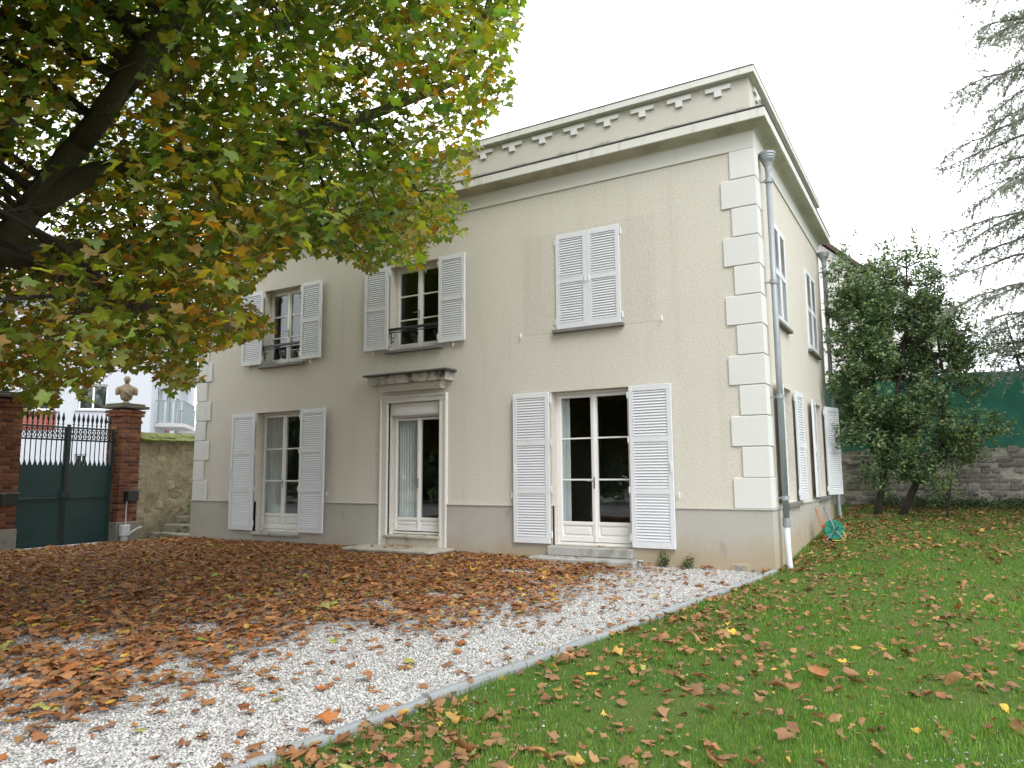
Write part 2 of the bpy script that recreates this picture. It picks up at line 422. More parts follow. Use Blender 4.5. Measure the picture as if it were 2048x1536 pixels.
def wall_grid(a0, a1, z0, z1, holes, d0, d1, axis='x'):
    """wall slab with rectangular openings and their reveals; axis x: spans x at y d0..d1; axis y: spans y at x d0 (outer) .. d1"""
    A = sorted({a0, a1, *[h[0] for h in holes], *[h[1] for h in holes]}); A = [a for a in A if a0 <= a <= a1]
    Z = sorted({z0, z1, *[h[2] for h in holes], *[h[3] for h in holes]}); Z = [z for z in Z if z0 <= z <= z1]
    P = (lambda a, d, z: (a, d, z)) if axis == 'x' else (lambda a, d, z: (d, a, z))
    mb = MB()
    def solid(i, j):
        if i < 0 or j < 0 or i >= len(A) - 1 or j >= len(Z) - 1: return False
        ca, cz = (A[i] + A[i + 1]) / 2, (Z[j] + Z[j + 1]) / 2
        return not any(h[0] < ca < h[1] and h[2] < cz < h[3] for h in holes)
    for i in range(len(A) - 1):
        for j in range(len(Z) - 1):
            if not solid(i, j): continue
            l, r, b, t = A[i], A[i + 1], Z[j], Z[j + 1]
            mb.quad(P(l, d0, b), P(r, d0, b), P(r, d0, t), P(l, d0, t))
            mb.quad(P(r, d1, b), P(l, d1, b), P(l, d1, t), P(r, d1, t))
            if not solid(i - 1, j): mb.quad(P(l, d1, b), P(l, d0, b), P(l, d0, t), P(l, d1, t))
            if not solid(i + 1, j): mb.quad(P(r, d0, b), P(r, d1, b), P(r, d1, t), P(r, d0, t))
            if not solid(i, j - 1): mb.quad(P(l, d1, b), P(r, d1, b), P(r, d0, b), P(l, d0, b))
            if not solid(i, j + 1): mb.quad(P(l, d0, t), P(r, d0, t), P(r, d1, t), P(l, d1, t))
    return mb

def np_mesh(name, verts, faces, mat, cols=None, smooth=False):
    """fast mesh from arrays; faces is (n,3) or (n,4); cols per vertex (n,3)"""
    me = bpy.data.meshes.new(name)
    nv, nf, k = len(verts), len(faces), faces.shape[1]
    me.vertices.add(nv); me.loops.add(nf * k); me.polygons.add(nf)
    me.vertices.foreach_set('co', np.ascontiguousarray(verts, np.float32).ravel())
    me.loops.foreach_set('vertex_index', np.ascontiguousarray(faces, np.int32).ravel())
    me.polygons.foreach_set('loop_start', np.arange(0, nf * k, k, dtype=np.int32))
    me.polygons.foreach_set('loop_total', np.full(nf, k, np.int32))
    if smooth: me.polygons.foreach_set('use_smooth', np.ones(nf, bool))
    if cols is not None:
        a = me.attributes.new('col', 'FLOAT_COLOR', 'POINT')
        c = np.ones((nv, 4), np.float32); c[:, :3] = cols
        a.data.foreach_set('color', c.ravel())
    me.materials.append(M[mat] if isinstance(mat, str) else mat)
    me.update(calc_edges=True)
    return me

# ================================================================ ground
HW, HD = 12.4, 6.4                      # house width (x from -HW to 0) and depth (y from 0 to HD)
def kerb_x(y): return 0.03 + 0.0942 * (y + 0.09)
def ground_z(x, y):
    """the lawn climbs gently past the house towards the garden wall"""
    x = np.asarray(x, float); y = np.asarray(y, float)
    up = 0.068 * np.log1p(np.exp((y - 0.2) * 3.0)) / 3.0
    side = 1 / (1 + np.exp(-(x + 1.2 + 0.0 * y) * 6))
    left = -0.15 / (1 + np.exp((x + 13.25) * 5.0))
    return up * side + left

mb = MB(); S = 600
mb.quad((-S, -S, -0.4), (S, -S, -0.4), (S, S, -0.4), (-S, S, -0.4))
mb.build('ground', 'soil', kind='structure')
# gravel yard
vs = []; fs = []; cols_ = [-40, -16, -15, -14.5, -14.1, -13.8, -13.5, -13.2, -12.9, -12.6, -12.3, -12, -11, None]; rows_ = [-40, -14, -12, -10, -8, -6, -4, -2, 0, .2, 9, 40]
for y in rows_:
    for x in cols_:
        xx = kerb_x(min(y, 0)) if x is None else x
        vs.append((xx, y, float(ground_z(min(xx, -3), -5))))
nc = len(cols_)
for j in range(len(rows_) - 1):
    for i in range(nc - 1):
        if rows_[j] >= .2 and i >= 9: continue
        fs.append((j * nc + i, j * nc + i + 1, (j + 1) * nc + i + 1, (j + 1) * nc + i))
mb = MB(); mb.add(vs, fs)
mb.build('gravel_yard', 'gravel', kind='structure')
# lawn
nx, ny = 70, 120
ys = np.linspace(-14, 12, ny); t = np.linspace(0, 1, nx) ** 1.6
V = np.zeros((ny, nx, 3))
for j, y in enumerate(ys):
    xl = kerb_x(y) + 0.03 if y < 0 else (-0.1 if y < 6.35 else -7.0)
    V[j, :, 0] = xl + t * (20 - xl); V[j, :, 1] = y
V[:, :, 2] = ground_z(V[:, :, 0], V[:, :, 1]) - 0.004 + 0.018 * np.array([[noise.noise(Vector((x * .9, y * .9, 3))) for x, y, z in row] for row in V])
idx = np.arange(nx * ny).reshape(ny, nx)
F = np.stack([idx[:-1, :-1], idx[:-1, 1:], idx[1:, 1:], idx[1:, :-1]], -1).reshape(-1, 4)
link('lawn', np_mesh('lawn', V.reshape(-1, 3), F, 'lawn', smooth=True), kind='structure')
# kerb of round-topped concrete edging, laid stone by stone
kerb = link('kerb', None, kind='structure')
prof = [(-0.042, -0.05), (-0.042, 0.025), (-0.034, 0.044), (-0.015, 0.055), (0.015, 0.055), (0.034, 0.044), (0.042, 0.025), (0.042, -0.05)]
kd = Vector((0.0942, 1, 0)).normalized(); ka = math.atan2(-kd.x, kd.y)
me = MB().prism(prof, 0.006, 0.994, 'y').mesh('kerb_stone', 'kerb')
for i in range(13):
    s0 = -0.10 - (i + 1) * 1.0
    p = Vector((kerb_x(-0.09), -0.09, 0)) + kd * (s0 + 0.09 + 0.05)
    mwk = Matrix.Translation(p + Vector((0, 0, random.uniform(-.014, .004)))) @ Matrix.Rotation(ka + random.uniform(-.008, .008), 4, 'Z') @ Matrix.Rotation(random.uniform(-.008, .008), 4, 'X')
    link('kerb_stone', me, kerb, mwk)

# ================================================================ the house
house = thing('house', 'two-storey beige rendered house with white quoins, louvred shutters and stepped parapet', 'house', (-HW / 2, HD / 2, 0))
SIDE = Matrix.Rotation(math.pi / 2, 4, 'Z')          # local x runs along +Y, local +y goes into the house from the right-hand face
ZF, QH, ZP = 6.113, 0.4388, 0.847
fh = [(-3.265, -2.12, 3.734, 5.335), (-6.82, -5.64, 3.70, 5.335), (-10.30, -9.14, 3.70, 5.335),
      (-3.39, -2.03, 0.235, 2.705), (-10.43, -9.07, 0.235, 2.705), (-6.82, -5.63, 0.29, 2.70)]
sh = [(1.06, 2.09, 3.734, 5.335), (4.24, 5.42, 3.734, 5.335), (1.06, 2.09, 0.90, 2.705), (4.24, 5.42, 0.90, 2.705)]
wall_grid(-HW, 0, -0.3, ZF + .02, fh, 0, 0.30).build('front_wall', 'stucco', house)
wall_grid(0.30, HD, -0.3, ZF + .02, sh, 0, 0.30).build('side_wall', 'stucco', house, mw=SIDE)
MB().box(-HW, -HW + .3, 0.3, HD, -.3, ZF + .02).build('far_side_wall', 'stucco', house)
MB().box(-HW + .3, -.3, HD - .3, HD, -.3, ZF + .02).build('rear_wall', 'stucco', house)
# repaired render patch round the closed upstairs window
wall_grid(-3.89, -1.53, 3.69, 5.40, [(-3.265, -2.12, 3.60, 5.335)], -0.0025, 0.02).build('render_patch', 'stucco_patch', house)
# plinth with a thin capping
wall_grid(-HW - .03, -7.005, -0.3, ZP, [fh[4]], -0.03, 0.06).build('plinth', 'plinth', house)
wall_grid(-5.46, 0.03, -0.3, ZP, [fh[3]], -0.03, 0.06).build('plinth', 'plinth', house)
wall_grid(0.0601, HD + .03, -0.3, ZP, [], -0.03, 0.06).build('plinth', 'plinth', house, mw=SIDE)
def cap_run(a0, a1, mw=None):
    MB().cbox(a0, a1, -0.046, 0.05, ZP - .012, ZP + .014, .006).build('plinth_cap', 'plinth', house, mw=mw)
for a0, a1 in ((-HW - .046, -10.43), (-9.07, -7.01), (-5.455, -3.39), (-2.03, 0.046)): cap_run(a0, a1)
cap_run(0.052, HD + .04, SIDE)
# quoins: alternating long and short blocks wrapped round both front corners
def quoin_mesh(wf, ws, sgn):
    p = .024
    poly = [(-wf, -p), (p, -p), (p, ws), (-.05, ws), (-.05, .05), (-wf, .05)]
    if sgn < 0: poly = [(-x, y) for x, y in poly][::-1]
    m = MB(); c = .008; n = len(poly)
    cx = sum(q[0] for q in poly) / n
    def sh_(q, k):                        # shrink outer faces by k for the chamfer
        x, y = q
        x2 = x - k * sgn if abs(x - p * sgn) < 1e-6 else (x + k * sgn if abs(x + wf * sgn) < 1e-6 else x)
        y2 = y + k if abs(y + p) < 1e-6 else (y - k if abs(y - ws) < 1e-6 else y)
        return x2, y2
    h = QH - .011
    rings = [[(*sh_(q, c), 0) for q in poly], [(*q, c) for q in poly], [(*q, h - c) for q in poly], [(*sh_(q, c), h) for q in poly]]
    vs = [v for r in rings for v in r]
    fs = [(i + r * n, (i + 1) % n + r * n, (i + 1) % n + (r + 1) * n, i + (r + 1) * n) for r in range(3) for i in range(n)]
    fs += [tuple(range(n))[::-1], tuple(range(3 * n, 4 * n))]
    m.add(vs, fs); return m.mesh('quoin', 'quoin')
qm = {(s, k): quoin_mesh(.48 if k else .34, .36 if k else .24, s) for s in (1, -1) for k in (0, 1)}
for k in range(12):
    for s, X in ((1, 0), (-1, -HW)):
        link('quoin', qm[(s, 1 - k % 2)], house, Matrix.Translation((X, 0, ZP + k * QH + .014 if k == 0 else ZP + k * QH + .008)))
# entablature
X0, X1, Y0, Y1 = -HW, 0, 0, HD
MB().ring([(-.05, ZF), (.018, ZF), (.022, ZF + .006), (.022, 6.345), (.030, 6.352), (.030, 6.366), (-.05, 6.366)], X0, X1, Y0, Y1).build('frieze', 'frieze', house)
cv = [(.022, 6.368)] + [(.035 + .145 * (1 - math.cos(t)), 6.368 + .067 * math.sin(t)) for t in [i * math.pi / 2 / 6 for i in range(1, 7)]] + [(.205, 6.437)]
MB().ring([(-.05, 6.366)] + cv + [(.212, 6.444)], X0, X1, Y0, Y1).build('cornice_moulding', 'moulding', house)
MB().ring([(.10, 6.444), (.236, 6.444), (.241, 6.450), (.241, 6.575), (.236, 6.585), (.10, 6.592)], X0, X1, Y0, Y1).build('cornice_fascia', 'cornice', house)
MB().ring([(-.02, 6.60), (.247, 6.592), (.252, 6.597), (.252, 6.612), (.245, 6.618), (-.02, 6.655)], X0, X1, Y0, Y1).build('cornice_flashing', 'zinc_dark', house)
MB().ring([(-.012, 6.55), (-.012, 7.236), (-.2, 7.236)], X0, X1, Y0, Y1).build('parapet', 'parapet', house)
MB().ring([(-.3, 7.235), (.03, 7.235), (.04, 7.238), (.082, 7.242), (.088, 7.248), (.088, 7.345), (-.3, 7.345)], X0, X1, Y0, Y1).build('parapet_coping', 'cornice', house)
MB().ring([(-.3, 7.346), (.095, 7.346), (.097, 7.352), (.093, 7.364), (-.3, 7.372)], X0, X1, Y0, Y1).build('coping_flashing', 'zinc_dark', house)
MB().box(X0 + .2, X1 - .2, Y0 + .2, Y1 - .2, 6.9, 7.0).build('flat_roof', 'roof_felt', house)
# stepped ornaments under the coping
tm = MB().prism([(-.19, .112), (-.19, .178), (.19, .178), (.19, .112), (.054, .112), (.054, .02), (-.054, .02), (-.054, .112)], -.026, .02, 'y').mesh('parapet_ornament', 'quoin')
for i in range(20):
    link('parapet_ornament', tm, house, Matrix.Translation((-.465 - .6048 * i, 0, 7.008)))
for i in range(10):
    link('parapet_ornament', tm, house, SIDE @ Matrix.Translation((.465 + .6048 * i, 0, 7.008)))

# ---- interior shell behind the glass
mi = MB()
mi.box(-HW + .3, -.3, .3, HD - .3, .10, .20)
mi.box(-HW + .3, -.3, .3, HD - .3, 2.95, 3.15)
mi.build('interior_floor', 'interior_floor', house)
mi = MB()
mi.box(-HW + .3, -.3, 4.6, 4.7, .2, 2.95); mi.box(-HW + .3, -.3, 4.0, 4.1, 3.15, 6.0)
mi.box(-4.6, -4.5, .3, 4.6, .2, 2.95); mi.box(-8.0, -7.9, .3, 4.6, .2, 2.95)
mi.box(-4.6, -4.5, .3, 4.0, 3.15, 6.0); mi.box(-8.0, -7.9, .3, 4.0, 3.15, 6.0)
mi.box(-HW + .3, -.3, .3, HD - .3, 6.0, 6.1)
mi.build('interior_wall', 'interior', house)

# ---- shutters
SLAT = {}
def slat_mesh(w, L=.047):
    k = round(w, 3)
    if k not in SLAT:
        a = rad(60); h = L / 2; tk = .0058
        c, s = math.cos(a), math.sin(a)
        pts = [(y * c - z * s, y * s + z * c) for y, z in ((-h, -tk), (h, -tk), (h, tk), (-h, tk))]
        SLAT[k] = MB().prism(pts, -w / 2, w / 2, 'x').mesh('slat', 'shutter')
    return SLAT[k]
def shutter(w, z0, z1, mw, panels, hinge_left=True):
    """louvred leaf: local x from the hinge 0..w (or -w..0), closed face at y=-.0175"""
    H = z1 - z0; d = 1 if hinge_left else -1
    f = MB(); st = .062; top, bot, mid = .075, .105, .085
    xs = (0, w) if d > 0 else (-w, 0)
    f.cbox(xs[0], xs[0] + st, -.0175, .0175, z0, z1, .004); f.cbox(xs[1] - st, xs[1], -.0175, .0175, z0, z1, .004)
    gap = (H - top - bot - mid * (panels - 1)) / panels
    zz = z0; bands = []
    for i in range(panels + 1):
        hgt = bot if i == 0 else (top if i == panels else mid)
        f.cbox(xs[0] + st - .002, xs[1] - st + .002, -.0155, .0155, zz + (.0 if i else .0), zz + hgt, .004)
        if i < panels: bands.append((zz + hgt, zz + hgt + gap))
        zz += hgt + gap
    for b0, b1 in bands:                                          # slim inner lip round every louvre field
        f.box(xs[0] + st - .001, xs[0] + st + .010, -.0195, -.010, b0, b1); f.box(xs[1] - st - .010, xs[1] - st + .001, -.0195, -.010, b0, b1)
        f.box(xs[0] + st + .010, xs[1] - st - .010, -.0195, -.010, b0 - .001, b0 + .010); f.box(xs[0] + st + .010, xs[1] - st - .010, -.0195, -.010, b1 - .010, b1 + .001)
    o = f.build('shutter', 'shutter', house, mw=mw)
    sm = slat_mesh(w - 2 * st + .002)
    xc = (xs[0] + xs[1]) / 2
    for b0, b1 in bands:
        n = max(1, round((b1 - b0) / .0425)); p = (b1 - b0) / n
        for i in range(n):
            link('slat', sm, o, mw @ Matrix.Translation((xc, .0, b0 + p * (i + .5))))
    hm = MB()
    for z in ([z0 + .12, z1 - .12] if panels == 2 else [z0 + .14, z0 + H * .35, z0 + H * .66, z1 - .14]):
        h = MB().cbox(-.022 * d - .014, -.022 * d + .014, -.012, .020, z - .045, z + .045, .004)
        h.tube([(-.022 * d, .004, z - .06), (-.022 * d, .004, z + .06)], .009, 6)
        h.build('hinge', 'shutter', o, mw=mw)
    xe = w * d - .03 * d
    l = MB().cbox(xe - .016, xe + .016, -.034, -.0175, z0 + H * .47, z0 + H * .52, .004)
    l.tube([(xe, -.036, z0 + H * .47), (xe + .02 * d, -.045, z0 + H * .455)], .006, 6)
    l.build('latch', 'shutter', o, mw=mw)
    return o
def hung(x, ang=0.0, y=-.0575, base=None):
    m = Matrix.Translation((x, y, 0)) @ Matrix.Rotation(rad(ang), 4, 'Z')
    return (base @ m) if base is not None else m
Z_UP, Z_DN = (3.734, 5.335), (0.257, 2.703)
shutter(.672, *Z_DN, hung(-3.404, 1.2), 3, False); shutter(.677, *Z_DN, hung(-2.015, -1.0), 3, True)
shutter(.70, *Z_DN, hung(-10.408, 1.6), 3, False); shutter(.692, *Z_DN, hung(-9.065, -1.4), 3, True)
shutter(.58, *Z_UP, hung(-6.824, 1.2), 2, False); shutter(.587, *Z_UP, hung(-5.636, -1.2), 2, True)
shutter(.613, *Z_UP, hung(-10.286, 1.0), 2, False); shutter(.592, *Z_UP, hung(-9.139, -1.2), 2, True)
shutter(.568, *Z_UP, hung(-3.262, 0, -.012), 2, True); shutter(.568, *Z_UP, hung(-2.123, 0, -.012), 2, False)
for a, b in ((1.06, 2.09), (4.24, 5.42)):
    hw = (b - a) / 2 - .003
    shutter(hw, *Z_UP, hung(a + .002, 0, -.012, SIDE), 2, True); shutter(hw, *Z_UP, hung(b - .002, 0, -.012, SIDE), 2, False)
SB = (0.915, 2.70)
shutter(.50, *SB, hung(1.05, 2, -.06, SIDE), 2, False); shutter(.50, *SB, hung(2.10, -3.5, -.06, SIDE), 2, True)
shutter(.56, *SB, hung(4.23, 3, -.06, SIDE), 2, False); shutter(.56, *SB, hung(5.46, -20, -.06, SIDE), 2, True)
# shutter stays fixed to the wall
def stay(x, z, mw=None):
    s = MB().tube([(x, .01, z), (x, -.05, z)], .006, 6)
    s.cbox(x - .012, x + .012, -.060, -.045, z - .05, z + .035, .004)
    s.build('shutter_stay', 'white', house, mw=mw)
for x, z in ((-3.93, 3.70), (-1.45, 3.72), (-4.12, 1.03), (-1.27, 1.05), (-7.2, 3.70), (-5.32, 3.70), (-10.7, 3.70), (-8.85, 3.70), (-11.16, 1.03), (-8.31, 1.03)): stay(x, z)

# ---- windows
def ring4(m, x0, x1, z0, z1, y0, y1, t, tb=None, c=.005):
    tb = t if tb is None else tb
    m.cbox(x0, x0 + t, y0, y1, z0, z1, c); m.cbox(x1 - t, x1, y0, y1, z0, z1, c)
    m.cbox(x0 + t, x1 - t, y0 + .001, y1 - .001, z1 - t, z1, c); m.cbox(x0 + t, x1 - t, y0 + .001, y1 - .001, z0, z0 + tb, c)
def window(name, x0, x1, z0, z1, rows, panel=0.0, mw=None, yf=.17, handle=True, label=None, st=.052, ft=.045):
    fr = MB(); ring4(fr, x0 + .002, x1 - .002, z0 + .002, z1 - .002, yf, yf + .09, ft)
    w = fr.build(name, 'pvc', house, mw=mw, label=label)
    xm = (x0 + x1) / 2
    for a, b in ((x0 + ft + .002, xm - .001), (xm + .001, x1 - ft - .002)):
        s = MB(); zb, zt = z0 + .055, z1 - .052
        lo = zb + (.085 if not panel else .0)
        ring4(s, a, b, zb, zt, yf - .012, yf + .05, st, .085)
        if panel: s.cbox(a + st, b - st, yf - .010, yf + .045, panel - .055, panel, .005)
        s.build('sash', 'pvc', w, mw=mw)
        g0 = panel if panel else zb + .085
        gx0, gx1, g1 = a + st, b - st, zt - st
        if panel:
            p = MB().cbox(gx0, gx1, yf + .012, yf + .03, zb + .085, panel - .055, .002)
            p.cbox(gx0 + .035, gx1 - .035, yf - .004, yf + .014, zb + .115, panel - .085, .012)
            p.build('door_panel', 'pvc', w, mw=mw)
        for r in range(rows):
            h0 = g0 + (g1 - g0) * r / rows; h1 = g0 + (g1 - g0) * (r + 1) / rows
            if r: MB().cbox(gx0 - .002, gx1 + .002, yf, yf + .034, h0 - .013, h0 + .013, .004).build('glazing_bar', 'pvc', w, mw=mw)
            MB().box(gx0 - .004, gx1 + .004, yf + .016, yf + .020, h0 + (.012 if r else -.004), h1 - (.012 if r < rows - 1 else -.004)).build('pane', 'glass', w, mw=mw)
    MB().cbox(xm - .022, xm + .022, yf - .024, yf - .010, z0 + .06, z1 - .055, .006).build('meeting_cover', 'pvc', w, mw=mw)
    if handle:
        zh = 1.22 if z0 < 1.0 else z0 + (z1 - z0) * .42
        h = MB().cbox(xm - .014, xm + .014, yf - .034, yf - .024, zh - .09, zh + .09, .004)
        h.tube([(xm, yf - .03, zh + .03), (xm, yf - .075, zh + .03), (xm - .11, yf - .08, zh + .03)], .009, 8)
        h.build('handle', 'steel', w, mw=mw)
    return w
window('french_window', *fh[3], 3, .605); window('french_window', *fh[4], 3, .605)
window('window', *fh[1], 3); window('window', *fh[2], 3); window('window', *fh[0], 3, handle=False)
for h in sh: window('window', *h, 3, mw=SIDE, handle=False)
# front door: two tall single panes under a roller-blind box
window('front_door', -6.82, -5.63, 0.30, 2.475, 1, .60, yf=.165, st=.042, ft=.034)
rb = MB().cbox(-6.818, -5.632, .06, .165, 2.47, 2.698, .008); rb.box(-6.79, -5.66, .052, .062, 2.50, 2.69)
rb.build('roller_blind_box', 'white', house)
# moulded door surround
ds = MB()
for a, b in ((-7.0, -6.82), (-5.63, -5.465)):
    ds.cbox(a, b, -.035, .05, .10, 2.705, .006)
ds.cbox(-7.0, -5.465, -.0352, .05, 2.7052, 2.835, .006)
ds.cbox(-7.0, -6.955, -.058, -.03, .10, 2.79, .008); ds.cbox(-5.51, -5.465, -.058, -.03, .10, 2.79, .008); ds.cbox(-7.0, -5.465, -.0582, -.03, 2.7902, 2.835, .008)
ds.cbox(-6.865, -6.8205, -.044, -.03, .10, 2.66, .006); ds.cbox(-5.6295, -5.585, -.044, -.03, .10, 2.66, .006); ds.cbox(-6.865, -5.585, -.0442, -.03, 2.7055, 2.735, .006)
ds.build('door_surround', 'frieze', house)
# canopy ledge over the door
cn = MB().cbox(-7.13, -5.34, -.26, .02, 3.035, 3.195, .006); co = cn.build('door_canopy', 'sooty', house)
MB().cbox(-7.205, -5.265, -.325, .02, 3.196, 3.232, .008).build('canopy_cover', 'zinc_dark', co)
cm = MB().prism([(-6.98, 3.034), (-5.49, 3.034), (-5.55, 2.955), (-6.92, 2.955)], -.16, .02, 'y'); cm.box(-6.93, -5.54, -.13, .02, 2.915, 2.9548)
cm.build('canopy_bracket', 'frieze', co)
# sills
def sill(a, b, z, mw=None, d=.085, h=.055):
    MB().cbox(a, b, -d, .16, z - h, z - .002, .006).build('window_sill', 'slate', house, mw=mw)
sill(-3.32, -2.07, 3.722); sill(-6.90, -5.56, 3.702); sill(-10.38, -9.06, 3.702)
for a, b in ((1.06, 2.09), (4.24, 5.42)):
    sill(a - .06, b + .06, 3.722, SIDE); sill(a - .06, b + .06, .90, SIDE, .09, .07)
# thresholds and steps
MB().cbox(-6.86, -5.59, -.10, .26, .245, .288, .008).build('threshold', 'landing', house)
MB().cbox(-6.8195, -5.6305, -.07, .26, .10, .2445, .006).build('step_riser', 'landing', house)
MB().cbox(-7.24, -5.30, -.74, .02, .055, .105, .012).build('landing_slab', 'landing', house)
MB().box(-7.2, -5.34, -.70, .02, -.1, .0545).build('landing_base', 'landing', house)
MB().cbox(-3.42, -1.99, -.16, .26, .09, .233, .014).build('step', 'concrete', house)
MB().cbox(-3.60, -1.84, -.46, .02, -.1, .0885, .016).build('step', 'concrete', house)
MB().cbox(-10.44, -9.06, -.08, .26, .165, .233, .012).build('step', 'concrete', house)
# balcony rails with scrolled brackets
def scroll(m, cx, cz, y, r, s=1):
    pts = []
    for i in range(15):
        t = i / 14 * 1.5 * math.pi; q = r * (1 - .62 * i / 14)
        pts.append((cx + s * q * math.cos(t), y, cz - q * math.sin(t)))
    m.tube(pts, .008, 5)
for a, b in ((-6.82, -5.64), (-10.30, -9.14)):
    m = MB().cbox(a - .01, b + .01, -.035, .015, 4.085, 4.135, .006); m.cbox(a - .01, b + .01, -.020, .0, 4.04, 4.06, .004)
    rr = m.build('balcony_rail', 'iron', house)
    for x, s in ((a + .05, 1), ((a + b) / 2, -1), ((a + b) / 2, 1), (b - .05, -1)):
        q = MB(); scroll(q, x + .055 * s, 3.985, -.01, .055, -s); scroll(q, x + .03 * s, 3.89, -.01, .03, -s); q.tube([(x, -.01, 4.05), (x, -.01, 3.83)], .007, 5)
        q.build('scroll_bracket', 'iron', rr)
# air brick
v = MB().cbox(-.56, -.31, -.036, .0, -.04, .10, .006).build('vent_surround', 'plinth', house)
for i in range(6): MB().cbox(-.515, -.355, -.043, -.03, -.022 + i * .018, -.013 + i * .018, .002).build('vent_slat', 'concrete', v)
# rainwater pipes on the right-hand face
def downpipe(y, split):
    x = .135
    p = MB().tube([(x, y, 5.86), (x, y, split)], .043, 14).build('downpipe', 'zinc', house, smooth=True)
    hop = MB().lathe([(.044, 5.84), (.05, 5.92), (.068, 5.98), (.10, 6.03), (.103, 6.05), (.112, 6.06), (.112, 6.09), (.122, 6.10), (.122, 6.135), (.10, 6.136)], x, y, 18)
    hop.build('hopper', 'zinc', p, smooth=False)
    for z in (5.70, 4.15, 2.45, 1.0):
        if z < split: continue
        c = MB().lathe([(.05, z - .03), (.057, z - .03), (.057, z + .03), (.05, z + .03)], x, y, 14); c.box(.0, x, y - .012, y + .012, z - .012, z + .012)
        c.build('pipe_collar', 'zinc', p)
    g = float(ground_z(.1, y))
    lo = MB().tube([(x, y, split + .03), (x, y, .30 + g), (x + .01, y, .05 + g), (x + .03, y, g - .03)], .043, 14)
    lo.build('lower_pipe', 'pvc_pipe' if y < 2 else 'zinc', p, smooth=True)
    MB().lathe([(.045, split - .06), (.056, split - .06), (.056, split + .06), (.045, split + .06)], x, y, 14).build('pipe_collar', 'zinc', p)
downpipe(.37, .66); downpipe(6.22, 1.0)

# curtains and furniture seen dimly inside
def curtain(x0, x1, z0, z1, y, label, amp=.022, waves=9):
    n = waves * 8; vs = []; fs = []
    for i in range(n + 1):
        x = x0 + (x1 - x0) * i / n; yy = y + amp * math.sin(i / 8 * 2 * math.pi) + .006 * math.sin(i * 1.7)
        vs += [(x, yy, z0), (x, yy, z1)]
        if i: k = 2 * i; fs.append((k - 2, k, k + 1, k - 1))
    m = MB(); m.add(vs, fs)
    m.build('curtain', 'curtain', None, smooth=True, label=label, cat='curtain')
curtain(-10.42, -9.80, .24, 2.64, .275, 'white net curtain behind the glass of the left-hand french window')
curtain(-6.80, -6.28, .34, 2.45, .29, 'pale drawn curtain behind the left pane of the front door')
curtain(-3.38, -3.20, .24, 2.64, .30, 'narrow pale curtain edge behind the left leaf of the right-hand french window')

# ================================================================ street side: gate, brick pillars, old wall
def brick_mat():
    m, n, o = new_mat('red_brick')
    b = N(n, 'ShaderNodeBsdfPrincipled', Roughness=0.9); b.inputs['Specular IOR Level'].default_value = 0.2
    oi = N(n, 'ShaderNodeObjectInfo')
    r = n.nodes.new('ShaderNodeValToRGB'); e = r.color_ramp.elements
    e[0].position = 0; e[0].color = (0.075, 0.034, 0.022, 1); e[1].position = 1; e[1].color = (0.25, 0.115, 0.062, 1)
    e.new(.35).color = (0.155, 0.060, 0.035, 1); e.new(.7).color = (0.205, 0.082, 0.046, 1)
    n.links.new(oi.outputs['Random'], r.inputs['Fac'])
    v = ramp(n, tex(n, 25, 4), .3, .7, (.75, .75, .75, 1), (1.2, 1.2, 1.2, 1))
    n.links.new(mixc(n, 1, r.outputs['Color'], v, 'MULTIPLY'), b.inputs['Base Color'])
    bn = N(n, 'ShaderNodeBump', Strength=0.4, Distance=0.006); n.links.new(tex(n, 60, 4), bn.inputs['Height'])
    n.links.new(bn.outputs['Normal'], b.inputs['Normal']); n.links.new(b.outputs[0], o.inputs['Surface'])
    return m
M['brick'] = brick_mat()
M['mortar'] = plain('lime_mortar', (0.16, 0.125, 0.10), 0.95, 0.2, 10, 0.3, 50)
M['stone_base'] = plain('pillar_base_stone', (0.25, 0.235, 0.20), 0.92, 0.2, 6, 0.3, 40, dirt=(.12, .115, .09), dirt_lo=.5, dirt_hi=.75, dscale=6)
M['cap_stone'] = plain('mossy_cap_stone', (0.10, 0.09, 0.075), 0.95, 0.3, 8, 0.4, 40, dirt=(.13, .16, .03), dirt_lo=.55, dirt_hi=.7, dscale=9)
M['statue'] = plain('weathered_statue_stone', (0.30, 0.235, 0.15), 0.92, 0.25, 12, 0.5, 60, dirt=(.10, .085, .06), dirt_lo=.5, dirt_hi=.75, dscale=14)
M['gate_green'] = plain('dark_green_gate_paint', (0.012, 0.045, 0.044), 0.42, 0.2, 2.5, 0.05, 12, dirt=(0.04, 0.07, 0.068), dirt_lo=.5, dirt_hi=.9, dscale=1.5, dstretch=(1, 1, .4))
M['gate_iron'] = plain('gate_iron', (0.010, 0.020, 0.020), 0.5, 0.2, 8)
def rubble(name, c0, c1, c2):
    m, n, o = new_mat(name)
    b = N(n, 'ShaderNodeBsdfPrincipled', Roughness=0.95); b.inputs['Specular IOR Level'].default_value = 0.1
    c = mixc(n, ramp(n, tex(n, 2.2, 6), .35, .65), c0 + (1,), c1 + (1,))
    c = mixc(n, ramp(n, tex(n, 9, 6), .52, .72), c, c2 + (1,))
    oi = N(n, 'ShaderNodeObjectInfo')
    c = mixc(n, 1, c, ramp(n, oi.outputs['Random'], 0, 1, (.72, .72, .72, 1), (1.22, 1.2, 1.15, 1)), 'MULTIPLY')
    n.links.new(c, b.inputs['Base Color'])
    bn = N(n, 'ShaderNodeBump', Strength=0.8, Distance=0.03); n.links.new(tex(n, 14, 7), bn.inputs['Height'])
    n.links.new(bn.outputs['Normal'], b.inputs['Normal']); n.links.new(b.outputs[0], o.inputs['Surface'])
    return m
M['wall_lime'] = rubble('old_lime_wall', (.34, .30, .20), (.46, .41, .29), (.20, .18, .10))
